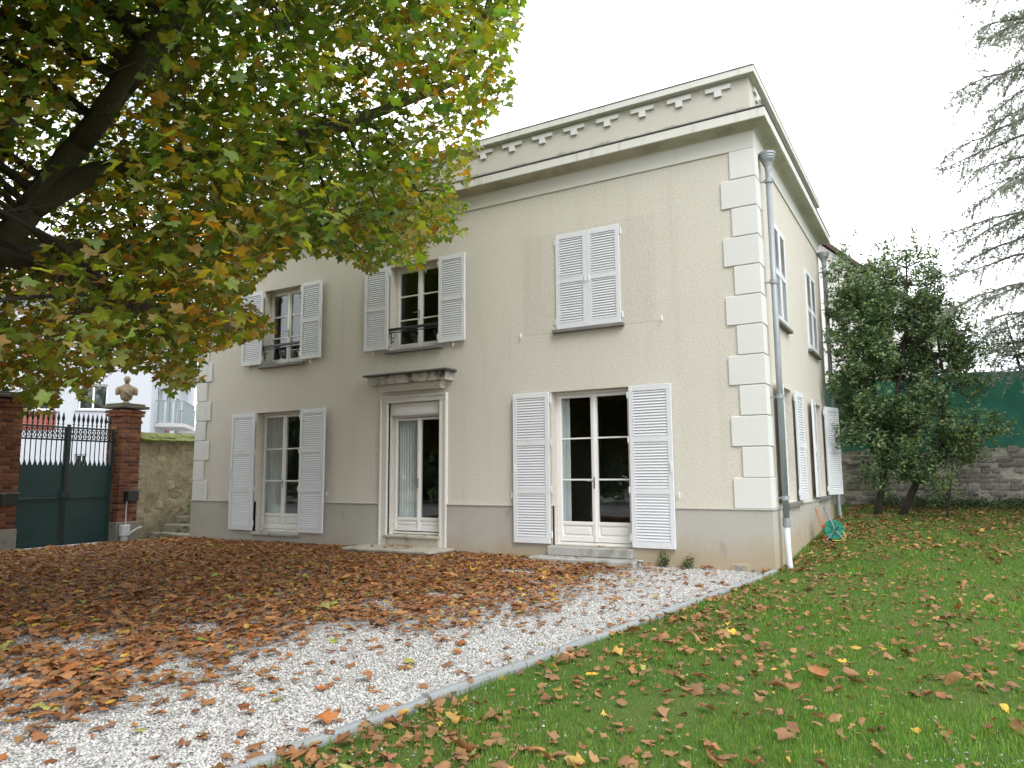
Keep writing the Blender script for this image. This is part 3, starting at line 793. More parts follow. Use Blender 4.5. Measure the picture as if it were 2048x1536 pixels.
M['wall_stone'] = rubble('old_wall_stone', (.36, .31, .21), (.50, .45, .33), (.16, .145, .09))
M['wall_grey'] = rubble('grey_garden_wall', (.28, .265, .235), (.39, .37, .33), (.16, .15, .13))
M['wall_grey_stone'] = rubble('grey_wall_stone', (.24, .225, .195), (.37, .35, .31), (.15, .14, .12))
M['moss'] = plain('moss', (0.16, 0.19, 0.035), 0.95, 0.35, 14, 0.8, 35, dirt=(.10, .085, .05), dirt_lo=.52, dirt_hi=.7, dscale=7, bdist=.03)
M['step_stone'] = plain('mossy_step', (0.34, 0.32, 0.26), 0.92, 0.2, 6, 0.3, 40, dirt=(.09, .10, .045), dirt_lo=.50, dirt_hi=.70, dscale=5)

GA = rad(96); gdir = Vector((math.cos(GA), math.sin(GA), 0)); ndir = Vector((-gdir.y, gdir.x, 0))   # ndir: away from the garden
LG = 2.10
GS = 1.09                                                     # the gate stands a little lower and farther than the house front
KC = Vector((-14.43, -0.49, -.15))
GO = KC + (ndir * .235 - gdir * LG) * GS
GM = Matrix.Translation(GO) @ Matrix.Rotation(GA, 4, 'Z') @ Matrix.Scale(GS, 4)

PS = .47
bm_half = MB().cbox(-.0885, .0885, -.05, .05, -.0305, .0305, .005).mesh('brick', 'brick')
bm_hdr = MB().cbox(-.052, .052, -.05, .05, -.0305, .0305, .005).mesh('brick', 'brick')
def pillar(cx, label):
    mw = GM @ Matrix.Translation((cx, 0, 0))
    p = thing('brick_pillar', label, 'pillar', group='brick gate pillars', mw=mw)
    MB().cbox(-.26, .26, -.26, .26, -.05, .46, .012).build('base_block', 'stone_base', p, mw=mw)
    MB().box(-PS / 2 + .008, PS / 2 - .008, -PS / 2 + .008, PS / 2 - .008, .46, 2.86).build('mortar_core', 'mortar', p, mw=mw)
    z = .46 + .036; row = 0
    while z < 2.84:
        k = .0 if z < 2.55 else (.018 if z < 2.64 else (.0 if z < 2.70 else .035 + .02 * ((z - 2.70) / .15)))
        h = PS / 2 + k
        for side in range(4):
            R = mw @ Matrix.Rotation(side * math.pi / 2, 4, 'Z')
            off = .105 if row % 2 else 0
            n = 2
            L = (2 * h - .105) / n
            for i in range(n):
                x = -h + (L * (i + .5) if row % 2 == 0 else .105 + L * (i + .5))
                m = R @ Matrix.Translation((x, -h + .05 + random.uniform(-.003, .003), z)) @ Matrix.Rotation(random.uniform(-.006, .006), 4, 'Z')
                link('brick', bm_half, p, m @ Matrix.Diagonal((L / .1825, 1, 1, 1)))
        z += .0725; row += 1
    c = MB().cbox(-.34, .34, -.34, .34, 2.885, 2.945, .012); c.cbox(-.28, .28, -.28, .28, 2.9452, 2.995, .012)
    c.build('cap_stone', 'cap_stone', p, mw=mw)
    return p, mw
pR, mR = pillar(LG + PS / 2, 'brick gate pillar carrying the stone bust, right of the green gate')
pL, mL = pillar(-PS / 2, 'brick gate pillar at the left edge, left of the green gate')

# stone bust on the right-hand pillar
bust = thing('stone_bust', 'weathered stone bust standing on the brick gate pillar', 'statue', mw=mR @ Matrix.Translation((0, 0, 2.9955)))
bw = WM[bust.name] @ Matrix.Rotation(rad(-40), 4, 'Z')
MB().lathe([(.085, 0), (.085, .03), (.06, .045), (.045, .07), (.055, .10)], 0, 0, 14).build('socle', 'statue', bust, mw=bw)
sec = [(.075, .060, .060, 0), (.10, .105, .085, 0), (.15, .120, .092, 0), (.20, .128, .095, 0), (.25, .135, .100, -.005), (.30, .148, .10, -.005), (.345, .162, .095, 0), (.375, .158, .08, 0), (.40, .12, .068, 0),
       (.42, .075, .056, 0), (.445, .046, .048, -.006), (.465, .044, .047, -.010), (.485, .052, .058, -.016), (.515, .060, .070, -.016), (.55, .063, .074, -.012), (.585, .060, .070, -.008), (.61, .046, .054, -.004), (.625, .02, .025, 0)]
b = MB(); n = 18
for z, rx, ry, dy in sec:
    for j in range(n):
        t = 2 * math.pi * j / n
        x = rx * math.cos(t); y = dy + ry * math.sin(t)
        if .33 < z < .40 and abs(math.cos(t)) > .8: x *= 1.08
        if .20 < z < .33 and math.sin(t) < -.3: y -= .018 * (1 - abs(math.cos(t)))          # chest
        if abs(z - .55) < .06 and math.sin(t) < -.97: y -= .018                            # nose ridge
        b.v.append((x, y, z))
for i in range(len(sec) - 1):
    for j in range(n):
        a0 = i * n + j; a1 = i * n + (j + 1) % n; b.f.append((a0, a1, a1 + n, a0 + n))
b.f.append(tuple(range((len(sec) - 1) * n, len(sec) * n))); b.f.append(tuple(range(n))[::-1])
for s in (-1, 1):                                                                         # cut-off upper arms, ears
    b.tube([(s * .14, 0, .36), (s * .17, .0, .315), (s * .175, -.005, .25), (s * .165, -.005, .20)], [.05, .055, .05, .044], 10)
    b.tube([(s * .058, .0, .525), (s * .066, .004, .545), (s * .058, .006, .565)], [.008, .012, .008], 6)
b.tube([(-.06, -.085, .33), (.02, -.115, .24), (.10, -.095, .15)], [.02, .026, .018], 8)   # fold of drapery
b.build('figure', 'statue', bust, smooth=True, mw=bw)

# small dark boxes on the pillars, junction box and conduit
def pillar_box(cx, z, label):
    mw = GM @ Matrix.Translation((cx, -PS / 2, z))
    t = thing('pillar_lamp_box', label, 'metal box', group='dark boxes on the gate pillars', mw=mw)
    m = MB().cbox(-.13, .13, -.16, -.004, -.11, .10, .012); m.build('housing', 'iron', t, mw=mw)
    MB().prism([(-.14, .10), (.14, .10), (.12, .135), (-.12, .135)], -.175, -.003, 'y').build('lid', 'zinc_dark', t, mw=mw)
pillar_box(LG + .25, 1.0, 'dark grey metal box on the pillar with the bust'); pillar_box(-.20, 1.0, 'dark grey metal box on the left-edge brick pillar')
jw = GM @ Matrix.Translation((LG + .12, -PS / 2 - .03, 0))
jb = thing('junction_box', 'white plastic junction box with conduit at the foot of the pillar with the bust', 'junction box', mw=jw)
MB().cbox(-.10, .10, -.12, -.004, .16, .40, .015).build('cover', 'pvc_pipe', jb, mw=jw); MB().cbox(-.06, .06, -.10, -.004, .0, .159, .01).build('foot', 'pvc_pipe', jb, mw=jw)
MB().tube([(.05, -.02, .40), (.05, -.01, .70), (.06, -.01, .90)], .012, 6).build('conduit', 'pvc_pipe', jb, mw=jw)
MB().tube([(.10, -.06, .20), (.28, -.07, .30), (.42, -.05, .33)], .02, 8).build('conduit', 'pvc_pipe', jb, mw=jw)

# two-leaf gate
gate = thing('metal_gate', 'dark green double metal gate with spear-topped bars between brick pillars', 'gate', mw=GM)
hl = LG / 2
spear = MB()
spear.lathe([(.011, 0), (.011, .03), (.022, .04), (.022, .055), (.012, .065), (.014, .09), (.030, .16), (.024, .20), (.010, .265), (.002, .30)], 0, 0, 8)
spear_me = spear.mesh('spear_finial', 'gate_iron')
bar_me = MB().box(-.009, .009, -.009, .009, 0, 1).mesh('bar', 'gate_iron')
ringm = MB()
ring_pts = [(.036 * math.cos(t), 0, .036 * math.sin(t)) for t in [i * 2 * math.pi / 10 for i in range(11)]]
ringm.tube(ring_pts, .009, 5, cap=False); ring_me = ringm.mesh('ring_ornament', 'gate_iron')
for li in (0, 1):
    x0 = .02 + li * hl; x1 = hl * (li + 1) - .006 - (.014 if li else 0)
    f = MB()
    f.cbox(x0, x0 + .05, -.025, .025, .06, 2.42, .004); f.cbox(x1 - .05, x1, -.025, .025, .06, 2.42, .004)
    for z in (.06, .93, 2.14, 2.39): f.cbox(x0 + .05, x1 - .05, -.02, .02, z, z + (.09 if z < 1 else .035), .004)
    lf = f.build('leaf_frame', 'gate_green', gate, mw=GM)
    nb = 9; sp = (x1 - x0 - .10) / nb
    # sheet with a saw-toothed top
    poly = [(x0 + .05, .15), (x1 - .05, .15)]
    for i in range(nb - 1, -1, -1):
        a = x0 + .05 + sp * i
        poly += [(a + sp, 1.63), (a + sp / 2, 1.77)]
    poly += [(x0 + .05, 1.63)]
    MB().prism(poly, -.004, .004, 'y').build('sheet_panel', 'gate_green', lf, mw=GM)
    for i in range(nb):
        xx = x0 + .05 + sp * (i + .5)
        link('bar', bar_me, lf, GM @ Matrix.Translation((xx, .014, 1.02)) @ Matrix.Diagonal((1, .5, 2.14 - 1.02, 1)))
        link('bar', bar_me, lf, GM @ Matrix.Translation((xx, 0, 2.175)) @ Matrix.Diagonal((1, 1, .215, 1)))
        link('spear_finial', spear_me, lf, GM @ Matrix.Translation((xx, 0, 2.425 if i % 2 else 2.425)))
        for q in (-.5, 0):
            for zz in (2.235, 2.33):
                link('ring_ornament', ring_me, lf, GM @ Matrix.Translation((xx + sp * (q + .25), .0, zz)) @ Matrix.Diagonal((sp / 2 / .09, 1, 1.1, 1)))
MB().cbox(hl - .04, hl + .04, -.04, -.022, .06, 2.47, .006).build('meeting_bar', 'gate_iron', gate, mw=GM)
lk = MB().cbox(hl - .10, hl + .10, -.065, -.041, .98, 1.10, .008); lk.tube([(hl - .05, -.06, 1.04), (hl - .05, -.11, 1.04), (hl - .20, -.11, 1.03)], .012, 8)
lk.build('lock', 'gate_iron', gate, mw=GM)
MB().tube([(.1, -.035, .985), (LG - .1, -.035, .985)], .012, 6).build('locking_bar', 'gate_iron', gate, mw=GM)
MB().cbox(.0, LG, -.22, .2, -.05, .012, .006).build('gate_sill', 'landing', None, mw=GM, label='low pale stone sill lying under the closed green gate', cat='sill')

# old wall running on from the pillar behind the steps
wx0, wx1 = LG + PS + .002, LG + PS + 8.0
ow = thing('boundary_wall', 'old lime-rendered rubble wall with mossy tiled top beyond the gate pillar', 'wall', mw=GM @ Matrix.Translation((wx0, 0, 0)))
nx_, nz_ = 60, 18
vs = []; fs = []
for j in range(nz_ + 1):
    for i in range(nx_ + 1):
        x = wx0 + (wx1 - wx0) * i / nx_; z = -.1 + 2.32 * j / nz_
        vs.append((x, -.13 + .035 * noise.noise(Vector((x * 2.3, 7, z * 2.3))) + .02 * noise.noise(Vector((x * 7, 3, z * 7))), z))
for j in range(nz_):
    for i in range(nx_):
        a = j * (nx_ + 1) + i; fs.append((a, a + 1, a + nx_ + 2, a + nx_ + 1))
ob = MB(); ob.add(vs, fs); ob.box(wx0, wx1, -.06, .25, -.1, 2.24)
ob.build('render_face', 'wall_lime', ow, mw=GM)
def stone_mesh(seed, mat, name='stone'):
    r = random.Random(seed); m = MB().cbox(-.5, .5, -.5, .5, -.5, .5, .16)
    m.v = [tuple(c + r.uniform(-.07, .07) for c in v) for v in m.v]
    return m.mesh(name, mat)
sm1 = [stone_mesh(i, 'wall_stone') for i in range(5)]
for i in range(130):
    x = wx0 + random.uniform(.05, 4.0); z = random.uniform(.25, 2.15); wd = random.uniform(.10, .26); hh = random.uniform(.07, .15)
    link('stone', random.choice(sm1), ow, GM @ Matrix.Translation((x, -.088 + random.uniform(-.01, .010), z)) @ Matrix.Rotation(random.uniform(-.25, .25), 4, 'Y') @ Matrix.Diagonal((wd * 1.2, .10, hh * 1.2, 1)))
# mossy tiles in three lapping rows
tile = MB().cbox(-.5, .5, -.5, .5, -.5, .5, .1).mesh('coping_tile', 'moss')
for r_ in range(3):
    for i in range(26):
        x = wx0 + .12 + i * .22 + (.11 if r_ % 2 else 0)
        y = -.20 + r_ * .13; z = 2.255 + r_ * .055
        link('coping_tile', tile, ow, GM @ Matrix.Translation((x, y, z + random.uniform(-.012, .012))) @ Matrix.Rotation(rad(20) + random.uniform(-.06, .06), 4, 'X') @ Matrix.Rotation(random.uniform(-.05, .05), 4, 'Y') @ Matrix.Diagonal((.215, .24, .045, 1)))

# steps climbing along the far end of the house
st = thing('garden_steps', 'mossy stone steps climbing between the house and the old wall', 'steps', (-13.5, .3, -.15))
for i in range(4):
    MB().cbox(-14.42 - .035 * i, -12.445, .30 + .38 * i, .30 + .38 * i + .46, -.2, .06 + .175 * i, .018).build('step', 'step_stone', st)
MB().box(-14.6, -12.445, 1.90, 6.4, -.2, .585).build('upper_path', 'step_stone', st)

# ================================================================ apartment building across the street
M['apt_white'] = plain('white_facade', (0.44, 0.465, 0.50), 0.85, 0.03, 1.5)
M['apt_red'] = plain('red_brick_panel', (0.26, 0.085, 0.06), 0.9, 0.2, 6)
M['apt_tile'] = plain('red_roof_tile', (0.28, 0.10, 0.065), 0.9, 0.25, 4)
M['apt_rail'] = plain('teal_grey_balcony', (0.20, 0.25, 0.26), 0.6, 0.1, 3)
M['apt_grey'] = plain('grey_concrete', (0.42, 0.42, 0.41), 0.9, 0.1, 3)
M['apt_room'] = plain('dim_room', (0.38, 0.40, 0.42), 0.9, 0.2, 1.2)
AC = Vector((-25.9, 7.73, 0)); AM = Matrix.Translation(AC) @ Matrix.Rotation(math.atan2(.71, .70), 4, 'Z')
apt = thing('apartment_building', 'white apartment block with red panels and side balconies beyond the gate', 'building', mw=AM)
wn = []
for fl in range(3):
    zo = fl * 2.82
    wn += [(-2.69, -2.25, 1.30, 2.33)] if fl == 0 else [(-4.77, -3.42, 1.26 + zo, 2.33 + zo), (-2.69, -1.64, 1.30 + zo, 2.33 + zo), (-8.4, -7.05, 1.26 + zo, 2.33 + zo), (-11.6, -10.25, 1.26 + zo, 2.33 + zo)]
wall_grid(-14, 0, -.1, 8.7, wn, 0, .28).build('street_wall', 'apt_white', apt, mw=AM)
sw = [(y, y + 1.1, .95 + f * 2.82, 2.4 + f * 2.82) for f in range(3) for y in (1.2, 3.2, 5.6, 7.6)]
SM = AM @ SIDE
wall_grid(.28, 11, -.1, 8.7, sw, 0, .28).build('courtyard_wall', 'apt_white', apt, mw=SM)
MB().box(-13.9, -.3, 10.7, 11, -.1, 8.7).build('rear_wall', 'apt_white', apt, mw=AM)
MB().box(-14, -13.7, .28, 10.7, -.1, 8.7).build('end_wall', 'apt_white', apt, mw=AM)
MB().box(-13.6, -.4, 1.8, 2.0, 0, 8.6).build('room_wall', 'apt_room', apt, mw=AM)
MB().box(-2.4, -2.2, 2.0, 10.6, 0, 8.6).build('room_wall', 'apt_room', apt, mw=AM)
rf = MB(); rf.add([(-14.5, -.5, 8.7), (.5, -.5, 8.7), (.5, 11.5, 8.7), (-14.5, 11.5, 8.7), (-10, 5.5, 10.9), (-4, 5.5, 10.9)], [(0, 1, 5, 4), (1, 2, 5), (2, 3, 4, 5), (3, 0, 4), (3, 2, 1, 0)])
rf.build('roof', 'apt_tile', apt, mw=AM)
MB().box(-14.45, .45, -.45, 11.45, 8.55, 8.698).build('eaves', 'apt_white', apt, mw=AM)
def apt_window(x0, x1, z0, z1, mw):
    m = MB(); ring4(m, x0, x1, z0, z1, .10, .16, .06); m.cbox((x0 + x1) / 2 - .035, (x0 + x1) / 2 + .035, .10, .16, z0 + .06, z1 - .06, .005)
    w_ = m.build('window', 'pvc', apt, mw=mw)
    MB().box(x0 + .06, (x0 + x1) / 2 - .035, .125, .13, z0 + .06, z1 - .06).build('pane', 'glass', w_, mw=mw)
    MB().box((x0 + x1) / 2 + .035, x1 - .06, .125, .13, z0 + .06, z1 - .06).build('pane', 'glass', w_, mw=mw)
    MB().cbox(x0 - .08, x1 + .08, -.08, .1, z0 - .06, z0 - .002, .008).build('sill', 'apt_white', w_, mw=mw)
for h in wn: apt_window(*h, AM)
for h in sw: apt_window(*h, SM)
for fl in range(3):
    for a, b_ in ((-4.77, -3.42), (-8.4, -7.05), (-11.6, -10.25)):
        if fl == 0: continue
        z0 = .45 + fl * 2.82
        MB().box(a, b_, -.012, .02, z0, z0 + .73).build('red_panel', 'apt_red', apt, mw=AM)
    for a in (3.2, 5.6):
        MB().box(a, a + 1.1, -.012, .02, .25 + fl * 2.82, .88 + fl * 2.82).build('red_panel', 'apt_red', apt, mw=SM)
for fl in (1, 2):
    for y0, y1 in ((.9, 3.6), (6.0, 9.4)):
        z = fl * 2.82 + .30 + (.55 if fl == 1 else .5)
        bl = MB().cbox(y0, y1, -1.15, .0, z - .16, z, .01).build('balcony', 'apt_grey', apt, mw=SM)
        MB().cbox(y0, y1, -1.14, -1.10, z + .93, z + .98, .006).build('handrail', 'apt_rail', bl, mw=SM)
        MB().box(y0, y0 + .03, -1.10, .0, z + .93, z + .98).build('handrail', 'apt_rail', bl, mw=SM)
        nb = int((y1 - y0) / .16)
        for i in range(nb + 1):
            xx = y0 + (y1 - y0) * i / nb
            MB().box(xx - .035, xx + .035, -1.13, -1.11, z + .02, z + .93).build('baluster', 'apt_rail', bl, mw=SM)
        for i in range(7):
            yy = -1.1 + i * .16
            MB().box(y0 + .005, y0 + .025, yy - .035, yy + .035, z + .02, z + .93).build('baluster', 'apt_rail', bl, mw=SM)

# ================================================================ garden wall, netting and neighbour's house at the back right
WY = 9.0
gw = thing('garden_wall', 'grey rubble garden wall behind the lawn under green netting', 'wall', (3, WY, .5))
vs = []; fs = []; nx_, nz_ = 150, 22
for j in range(nz_ + 1):
    for i in range(nx_ + 1):
        x = -7 + 22 * i / nx_; z = .1 + 1.85 * j / nz_
        vs.append((x, WY + .03 * noise.noise(Vector((x * 2.5, 1, z * 3))) + .022 * noise.noise(Vector((x * 8, 5, z * 9))), z))
for j in range(nz_):
    for i in range(nx_):
        a = j * (nx_ + 1) + i; fs.append((a, a + 1, a + nx_ + 2, a + nx_ + 1))
g_ = MB(); g_.add(vs, fs); g_.box(-7, 15, WY + .06, WY + .42, .1, 1.955)
g_.build('render_face', 'wall_grey', gw)
sm2 = [stone_mesh(40 + i, 'wall_grey_stone') for i in range(6)]
cnt = 0
z = .55
while z < 1.92:
    hh = random.uniform(.10, .17); x = -.2 + random.uniform(0, .3)
    while x < 7.2:
        wd = random.uniform(.14, .36)
        if random.random() < .78:
            link('stone', random.choice(sm2), gw, Matrix.Translation((x + wd / 2, WY + .022 + random.uniform(-.012, .012), z + hh / 2)) @ Matrix.Rotation(random.uniform(-.06, .06), 4, 'Y') @ Matrix.Diagonal((wd * .93, .11, hh * .9, 1)))
        x += wd
    z += hh
# netting on posts
M['net'] = plain('green_netting', (0.026, 0.20, 0.135), 0.75, 0.15, 3, 0.3, 150, dirt=(0.025, 0.12, 0.085), dirt_lo=.4, dirt_hi=.7, dscale=1.2)
nt_ = thing('netting_screen', 'green windbreak netting stretched above the garden wall', 'netting', (3, WY + .1, 1.95))
vs = []; fs = []; nx_, nz_ = 160, 14
for j in range(nz_ + 1):
    for i in range(nx_ + 1):
        x = -1.5 + 14 * i / nx_; tz = j / nz_
        zz = 1.86 + tz * (1.74 + .02 * math.sin(x * 3)) + (.03 * math.sin(x * 2.1 + 1) if j == 0 else 0)
        vs.append((x, WY - .02 + .05 * noise.noise(Vector((x * 1.2, 2, zz * .8))) + .018 * noise.noise(Vector((x * 5, 9, zz * 1.5))), zz))
for j in range(nz_):
    for i in range(nx_):
        a = j * (nx_ + 1) + i; fs.append((a, a + 1, a + nx_ + 2, a + nx_ + 1))
m = MB(); m.add(vs, fs); m.build('net_sheet', 'net', nt_, smooth=True)
for x in (-1.4, .6, 2.32, 4.3, 6.3, 8.3):
    MB().tube([(x, WY + .11, 1.9), (x, WY + .11, 3.75 if x == 2.32 else 3.62)], .03, 8).build('post', 'iron', nt_)
MB().tube([(-1.4, WY + .06, 3.585), (8.3, WY + .06, 3.585)], .008, 5).build('top_wire', 'iron', nt_)

# neighbour's gabled house
M['nb_wall'] = plain('cream_render', (0.66, 0.645, 0.60), 0.9, 0.06, 1.5)
M['nb_roof'] = plain('brown_roof_tiles', (0.10, 0.065, 0.05), 0.9, 0.3, 6, 0.4, 25)
M['nb_chim'] = plain('old_brick_chimney', (0.27, 0.245, 0.20), 0.95, 0.3, 7)
NY = 16.0
nb_ = thing('neighbour_house', 'cream gabled house with dark tiled roof and chimneys behind the netting', 'house', (-1.5, NY + 5, 0))
ax, az, ex, ez = -2.4, 10.7, 2.62, 5.88
MB().prism([(-7.3, -.1), (2.5, -.1), (2.5, ez - .1), (ax, az - .25), (-7.3, ez - .1)], NY, NY + 10, 'y').build('wall', 'nb_wall', nb_)
for s in (1, -1):
    q = [(ax, az), (ax + s * (ex - ax + .3), ez - .28), (ax + s * (ex - ax + .3), ez - .43), (ax, az - .16)]
    MB().prism(q if s < 0 else q[::-1], NY - .25, NY + 10.2, 'y').build('roof_slope', 'nb_roof', nb_)
for x, y, zt, wd in ((.28, NY + 1.5, 8.62, .13), (1.86, NY + .5, 7.15, .16)):
    c = MB().cbox(x - wd, x + wd, y, y + .5, 5.5, zt, .02); c.cbox(x - wd - .05, x + wd + .05, y - .05, y + .55, zt + .0005, zt + .10, .02)
    ch = c.build('chimney', 'nb_chim', nb_)
    MB().lathe([(.09, zt + .10), (.07, zt + .24), (.09, zt + .26)], x, y + .25, 10).build('chimney_pot', 'nb_chim', ch)
for x0, x1, z0, z1 in ((1.55, 2.15, 4.05, 5.15), (.2, .9, 4.05, 5.3)):
    m = MB(); ring4(m, x0, x1, z0, z1, NY - .03, NY + .02, .05); w_ = m.build('window', 'pvc', nb_)
    MB().box(x0 + .05, x1 - .05, NY - .012, NY - .004, z0 + .05, z1 - .05).build('pane', 'glass', w_)

# ================================================================ hose reel by the side wall
M['reel_green'] = plain('green_plastic', (0.012, 0.22, 0.15), 0.4, 0.1, 6)
M['hose_yellow'] = plain('yellow_hose', (0.55, 0.48, 0.05), 0.5, 0.1, 10)
M['hose_orange'] = plain('orange_fitting', (0.55, 0.12, 0.02), 0.5, 0.1, 10)
rz_ = float(ground_z(.4, 3.15))
rw = Matrix.Translation((.40, 3.12, rz_)) @ Matrix.Rotation(rad(14), 4, 'Z') @ Matrix.Scale(.88, 4)
reel = thing('hose_reel', 'green plastic hose reel with yellow hose leaning by the side wall', 'hose reel', mw=rw)
for yy in (-.11, .11):
    d = MB()
    for r0, r1, y0, y1 in ((.150, .178, -.014, .014), (.0, .055, -.018, .018)):
        n = 28
        for i in range(n):
            t0, t1 = 2 * math.pi * i / n, 2 * math.pi * (i + 1) / n
            P = [(r * math.cos(t), yy + y, .215 + r * math.sin(t)) for y in (y0, y1) for r in (r0, r1) for t in (t0, t1)]
            d.add(P, [(0, 1, 3, 2), (4, 6, 7, 5), (2, 3, 7, 6), (0, 4, 5, 1)])
    d.lathe([(.001, 0), (.15, 0), (.15, .008), (.001, .008)], 0, 0, 28)
    k = len(d.v) - 4 * 28
    d.v[k:] = [(x, yy - .004 + z, .215 + y) for x, y, z in d.v[k:]]
    dk = d.build('reel_disc', 'reel_green', reel, mw=rw)
    for i in range(6):
        t = i * math.pi / 3 + .3
        MB().tube([(.05 * math.cos(t), yy - .012 * (1 if yy < 0 else -1), .215 + .05 * math.sin(t)), (.155 * math.cos(t), yy - .012 * (1 if yy < 0 else -1), .215 + .155 * math.sin(t))], .011, 6).build('spoke', 'reel_green', dk, mw=rw)
coil = []
for i in range(7 * 24 + 1):
    t = i / 24 * 2 * math.pi; y = -.085 + .17 * (i / (7 * 24)); coil.append((.125 * math.cos(t), y, .215 + .125 * math.sin(t)))
MB().tube(coil, .013, 6).build('hose', 'reel_green', reel, smooth=True, mw=rw)
MB().tube([(.13, -.135, .20), (.19, -.15, .10), (.15, -.16, .03), (.0, -.17, .015), (-.06, -.16, .03)], .009, 6).build('hose', 'hose_yellow', reel, smooth=True, mw=rw)
f = MB()
for yy in (-.15, .15):
    f.tube([(-.16, yy, .012), (0, yy, .215), (.17, yy, .012)], .012, 6); f.tube([(0, yy, .215), (-.10, yy, .52), (-.14, yy * .9, .62)], .012, 6)
f.tube([(-.14, -.135, .62), (-.15, 0, .64), (-.14, .135, .62)], .014, 6); f.tube([(-.16, -.15, .012), (-.16, .15, .012)], .012, 6); f.tube([(.17, -.15, .012), (.17, .15, .012)], .012, 6); f.tube([(0, -.16, .215), (0, .16, .215)], .02, 8)
f.build('frame', 'zinc', reel, mw=rw)
c = MB().tube([(0, -.165, .215), (.0, -.175, .215), (.06, -.18, .28), (.06, -.235, .28)], .012, 6); c.build('crank', 'iron', reel, mw=rw)
c = MB().cbox(-.205, -.15, -.03, .05, .24, .31, .012); c.cbox(-.19, -.14, -.06, .02, .03, .09, .012); c.build('fitting', 'hose_orange', reel, mw=rw)
MB().tube([(-.19, .0, .30), (-.24, .1, .45), (-.29, .2, .62), (-.27, .3, .50), (-.20, .28, .25), (-.15, .2, .05)], .006, 6).build('hose', 'hose_orange', reel, smooth=True, mw=rw)

# ================================================================ leaves
def leaf_template(curl, fold, droop, seed, asym=.08, hi=False):
    """five-lobed plane leaf: centre fan, petiole end at the origin, tip along +y, normal +z"""
    r = np.random.default_rng(seed)
    half = [(0, 1.0), (16, .80), (29, .62), (50, .93), (66, .76), (81, .60), (112, .72)]
    if hi: half = [(0, 1.0), (7, .86), (13, .84), (18, .74), (25, .64), (30, .61), (37, .72), (43, .83), (50, .93), (56, .83), (62, .82), (70, .68), (78, .60), (86, .61), (97, .68), (106, .70), (114, .71), (128, .55), (150, .34)]
    pts = [(a, q) for a, q in half] + [(180, .16)] + [(360 - a, q) for a, q in half[:0:-1]]
    ang = np.radians([p[0] for p in pts]); q = np.array([p[1] for p in pts]) * (1 + r.uniform(-asym, asym, len(pts)))
    n = len(pts); RG = (.36, .70, 1.0) if hi else (1.0,)
    P = np.zeros((n * len(RG) + 1, 3))
    for i, s in enumerate(RG):
        qq = q if s == 1 else q * s * (.55 + .45 * s) + .12 * (1 - s)
        P[1 + i * n:1 + (i + 1) * n, 0] = np.sin(ang) * qq; P[1 + i * n:1 + (i + 1) * n, 1] = np.cos(ang) * qq
    P[:, :2] *= .62; P[:, 1] += .15
    x, y = P[:, 0], P[:, 1]
    rr = np.hypot(x, y - .15)
    P[:, 2] = fold * np.abs(x) + curl * rr ** 2 * (1 + .6 * np.sin(np.arctan2(x, y) * 2 + seed)) - droop * np.maximum(y - .1, 0) ** 2 + r.uniform(-1, 1, len(x)) * (.012 if hi else .05) * (rr > .1)
    if hi: P[:, 2] += .03 * np.sin(np.arctan2(x, y - .15) * 5 + seed) * rr / .6
    F = [(0, 1 + i, 1 + (i + 1) % n) for i in range(n)]
    for g in range(len(RG) - 1):
        for i in range(n):
            a, b, c, d = 1 + g * n + i, 1 + g * n + (i + 1) % n, 1 + (g + 1) * n + (i + 1) % n, 1 + (g + 1) * n + i
            F += [(a, d, c), (a, c, b)]
    F = np.array(F)
    return P, F
def tree_set(hi): return [leaf_template(-.25, .10, .35, s, hi=hi) for s in range(3)] + [leaf_template(.15, .18, .5, s, hi=hi) for s in range(3, 6)]
T_TREE = tree_set(False); T_TREE_HI = tree_set(True)
def dry_template(seed, hi=False):
    """a withered leaf: lobes shrunk, blade rolled round its midrib and buckled"""
    r = np.random.default_rng(seed)
    P, F = leaf_template(0, 0, 0, seed, .10 if hi else .22, hi)
    r = np.random.default_rng(seed + 500)
    c = P[:, :2] - np.array([0, .15]); q = np.hypot(c[:, 0], c[:, 1]); k = np.where(q > .28, (.28 + (q - .28) * r.uniform(.6, .95)) / np.maximum(q, 1e-6), 1)
    P[:, :2] = c * k[:, None] + np.array([0, .15])
    a = r.uniform(-.5, .5); ca, sa = math.cos(a), math.sin(a)
    x = P[:, 0] * ca - P[:, 1] * sa; y = P[:, 0] * sa + P[:, 1] * ca
    R1 = r.uniform(.14, .45) * r.choice([-1, 1]); R2 = r.uniform(.25, .9) * r.choice([-1, 1])
    z = R1 * (1 - np.cos(x / R1)) + R2 * (1 - np.cos((y - .15) / R2))
    x = R1 * np.sin(np.clip(x / R1, -2.4, 2.4))
    P = np.stack([x, y, z + (.05 * np.sin(9 * x + seed) * np.sin(8 * y + 2 * seed) if hi else r.normal(0, .035, len(x)))], 1)
    return P, F
T_DRY = [dry_template(s) for s in range(20, 36)]; T_DRY_HI = [dry_template(s, True) for s in range(20, 36)]
LF_HI = T_DRY_HI[0][1]; NHI = len(T_DRY_HI[0][0])
LF = T_TREE[0][1]; LNV = len(T_TREE[0][0])

def rot_from(nrm, tip):
    """rotation matrices with z = normal, y ~ tip (arrays n,3)"""
    z = nrm / np.linalg.norm(nrm, axis=1, keepdims=True)
    y = tip - z * np.sum(tip * z, 1, keepdims=True)
    y /= np.maximum(np.linalg.norm(y, axis=1, keepdims=True), 1e-6)
    x = np.cross(y, z)
    return np.stack([x, y, z], 2)

def place_leaves(templates, k, pos, R, size):
    T = np.stack([t[0] for t in templates])[k] * size[:, None, None]
    return np.einsum('nij,nvj->nvi', R, T) + pos[:, None, :]

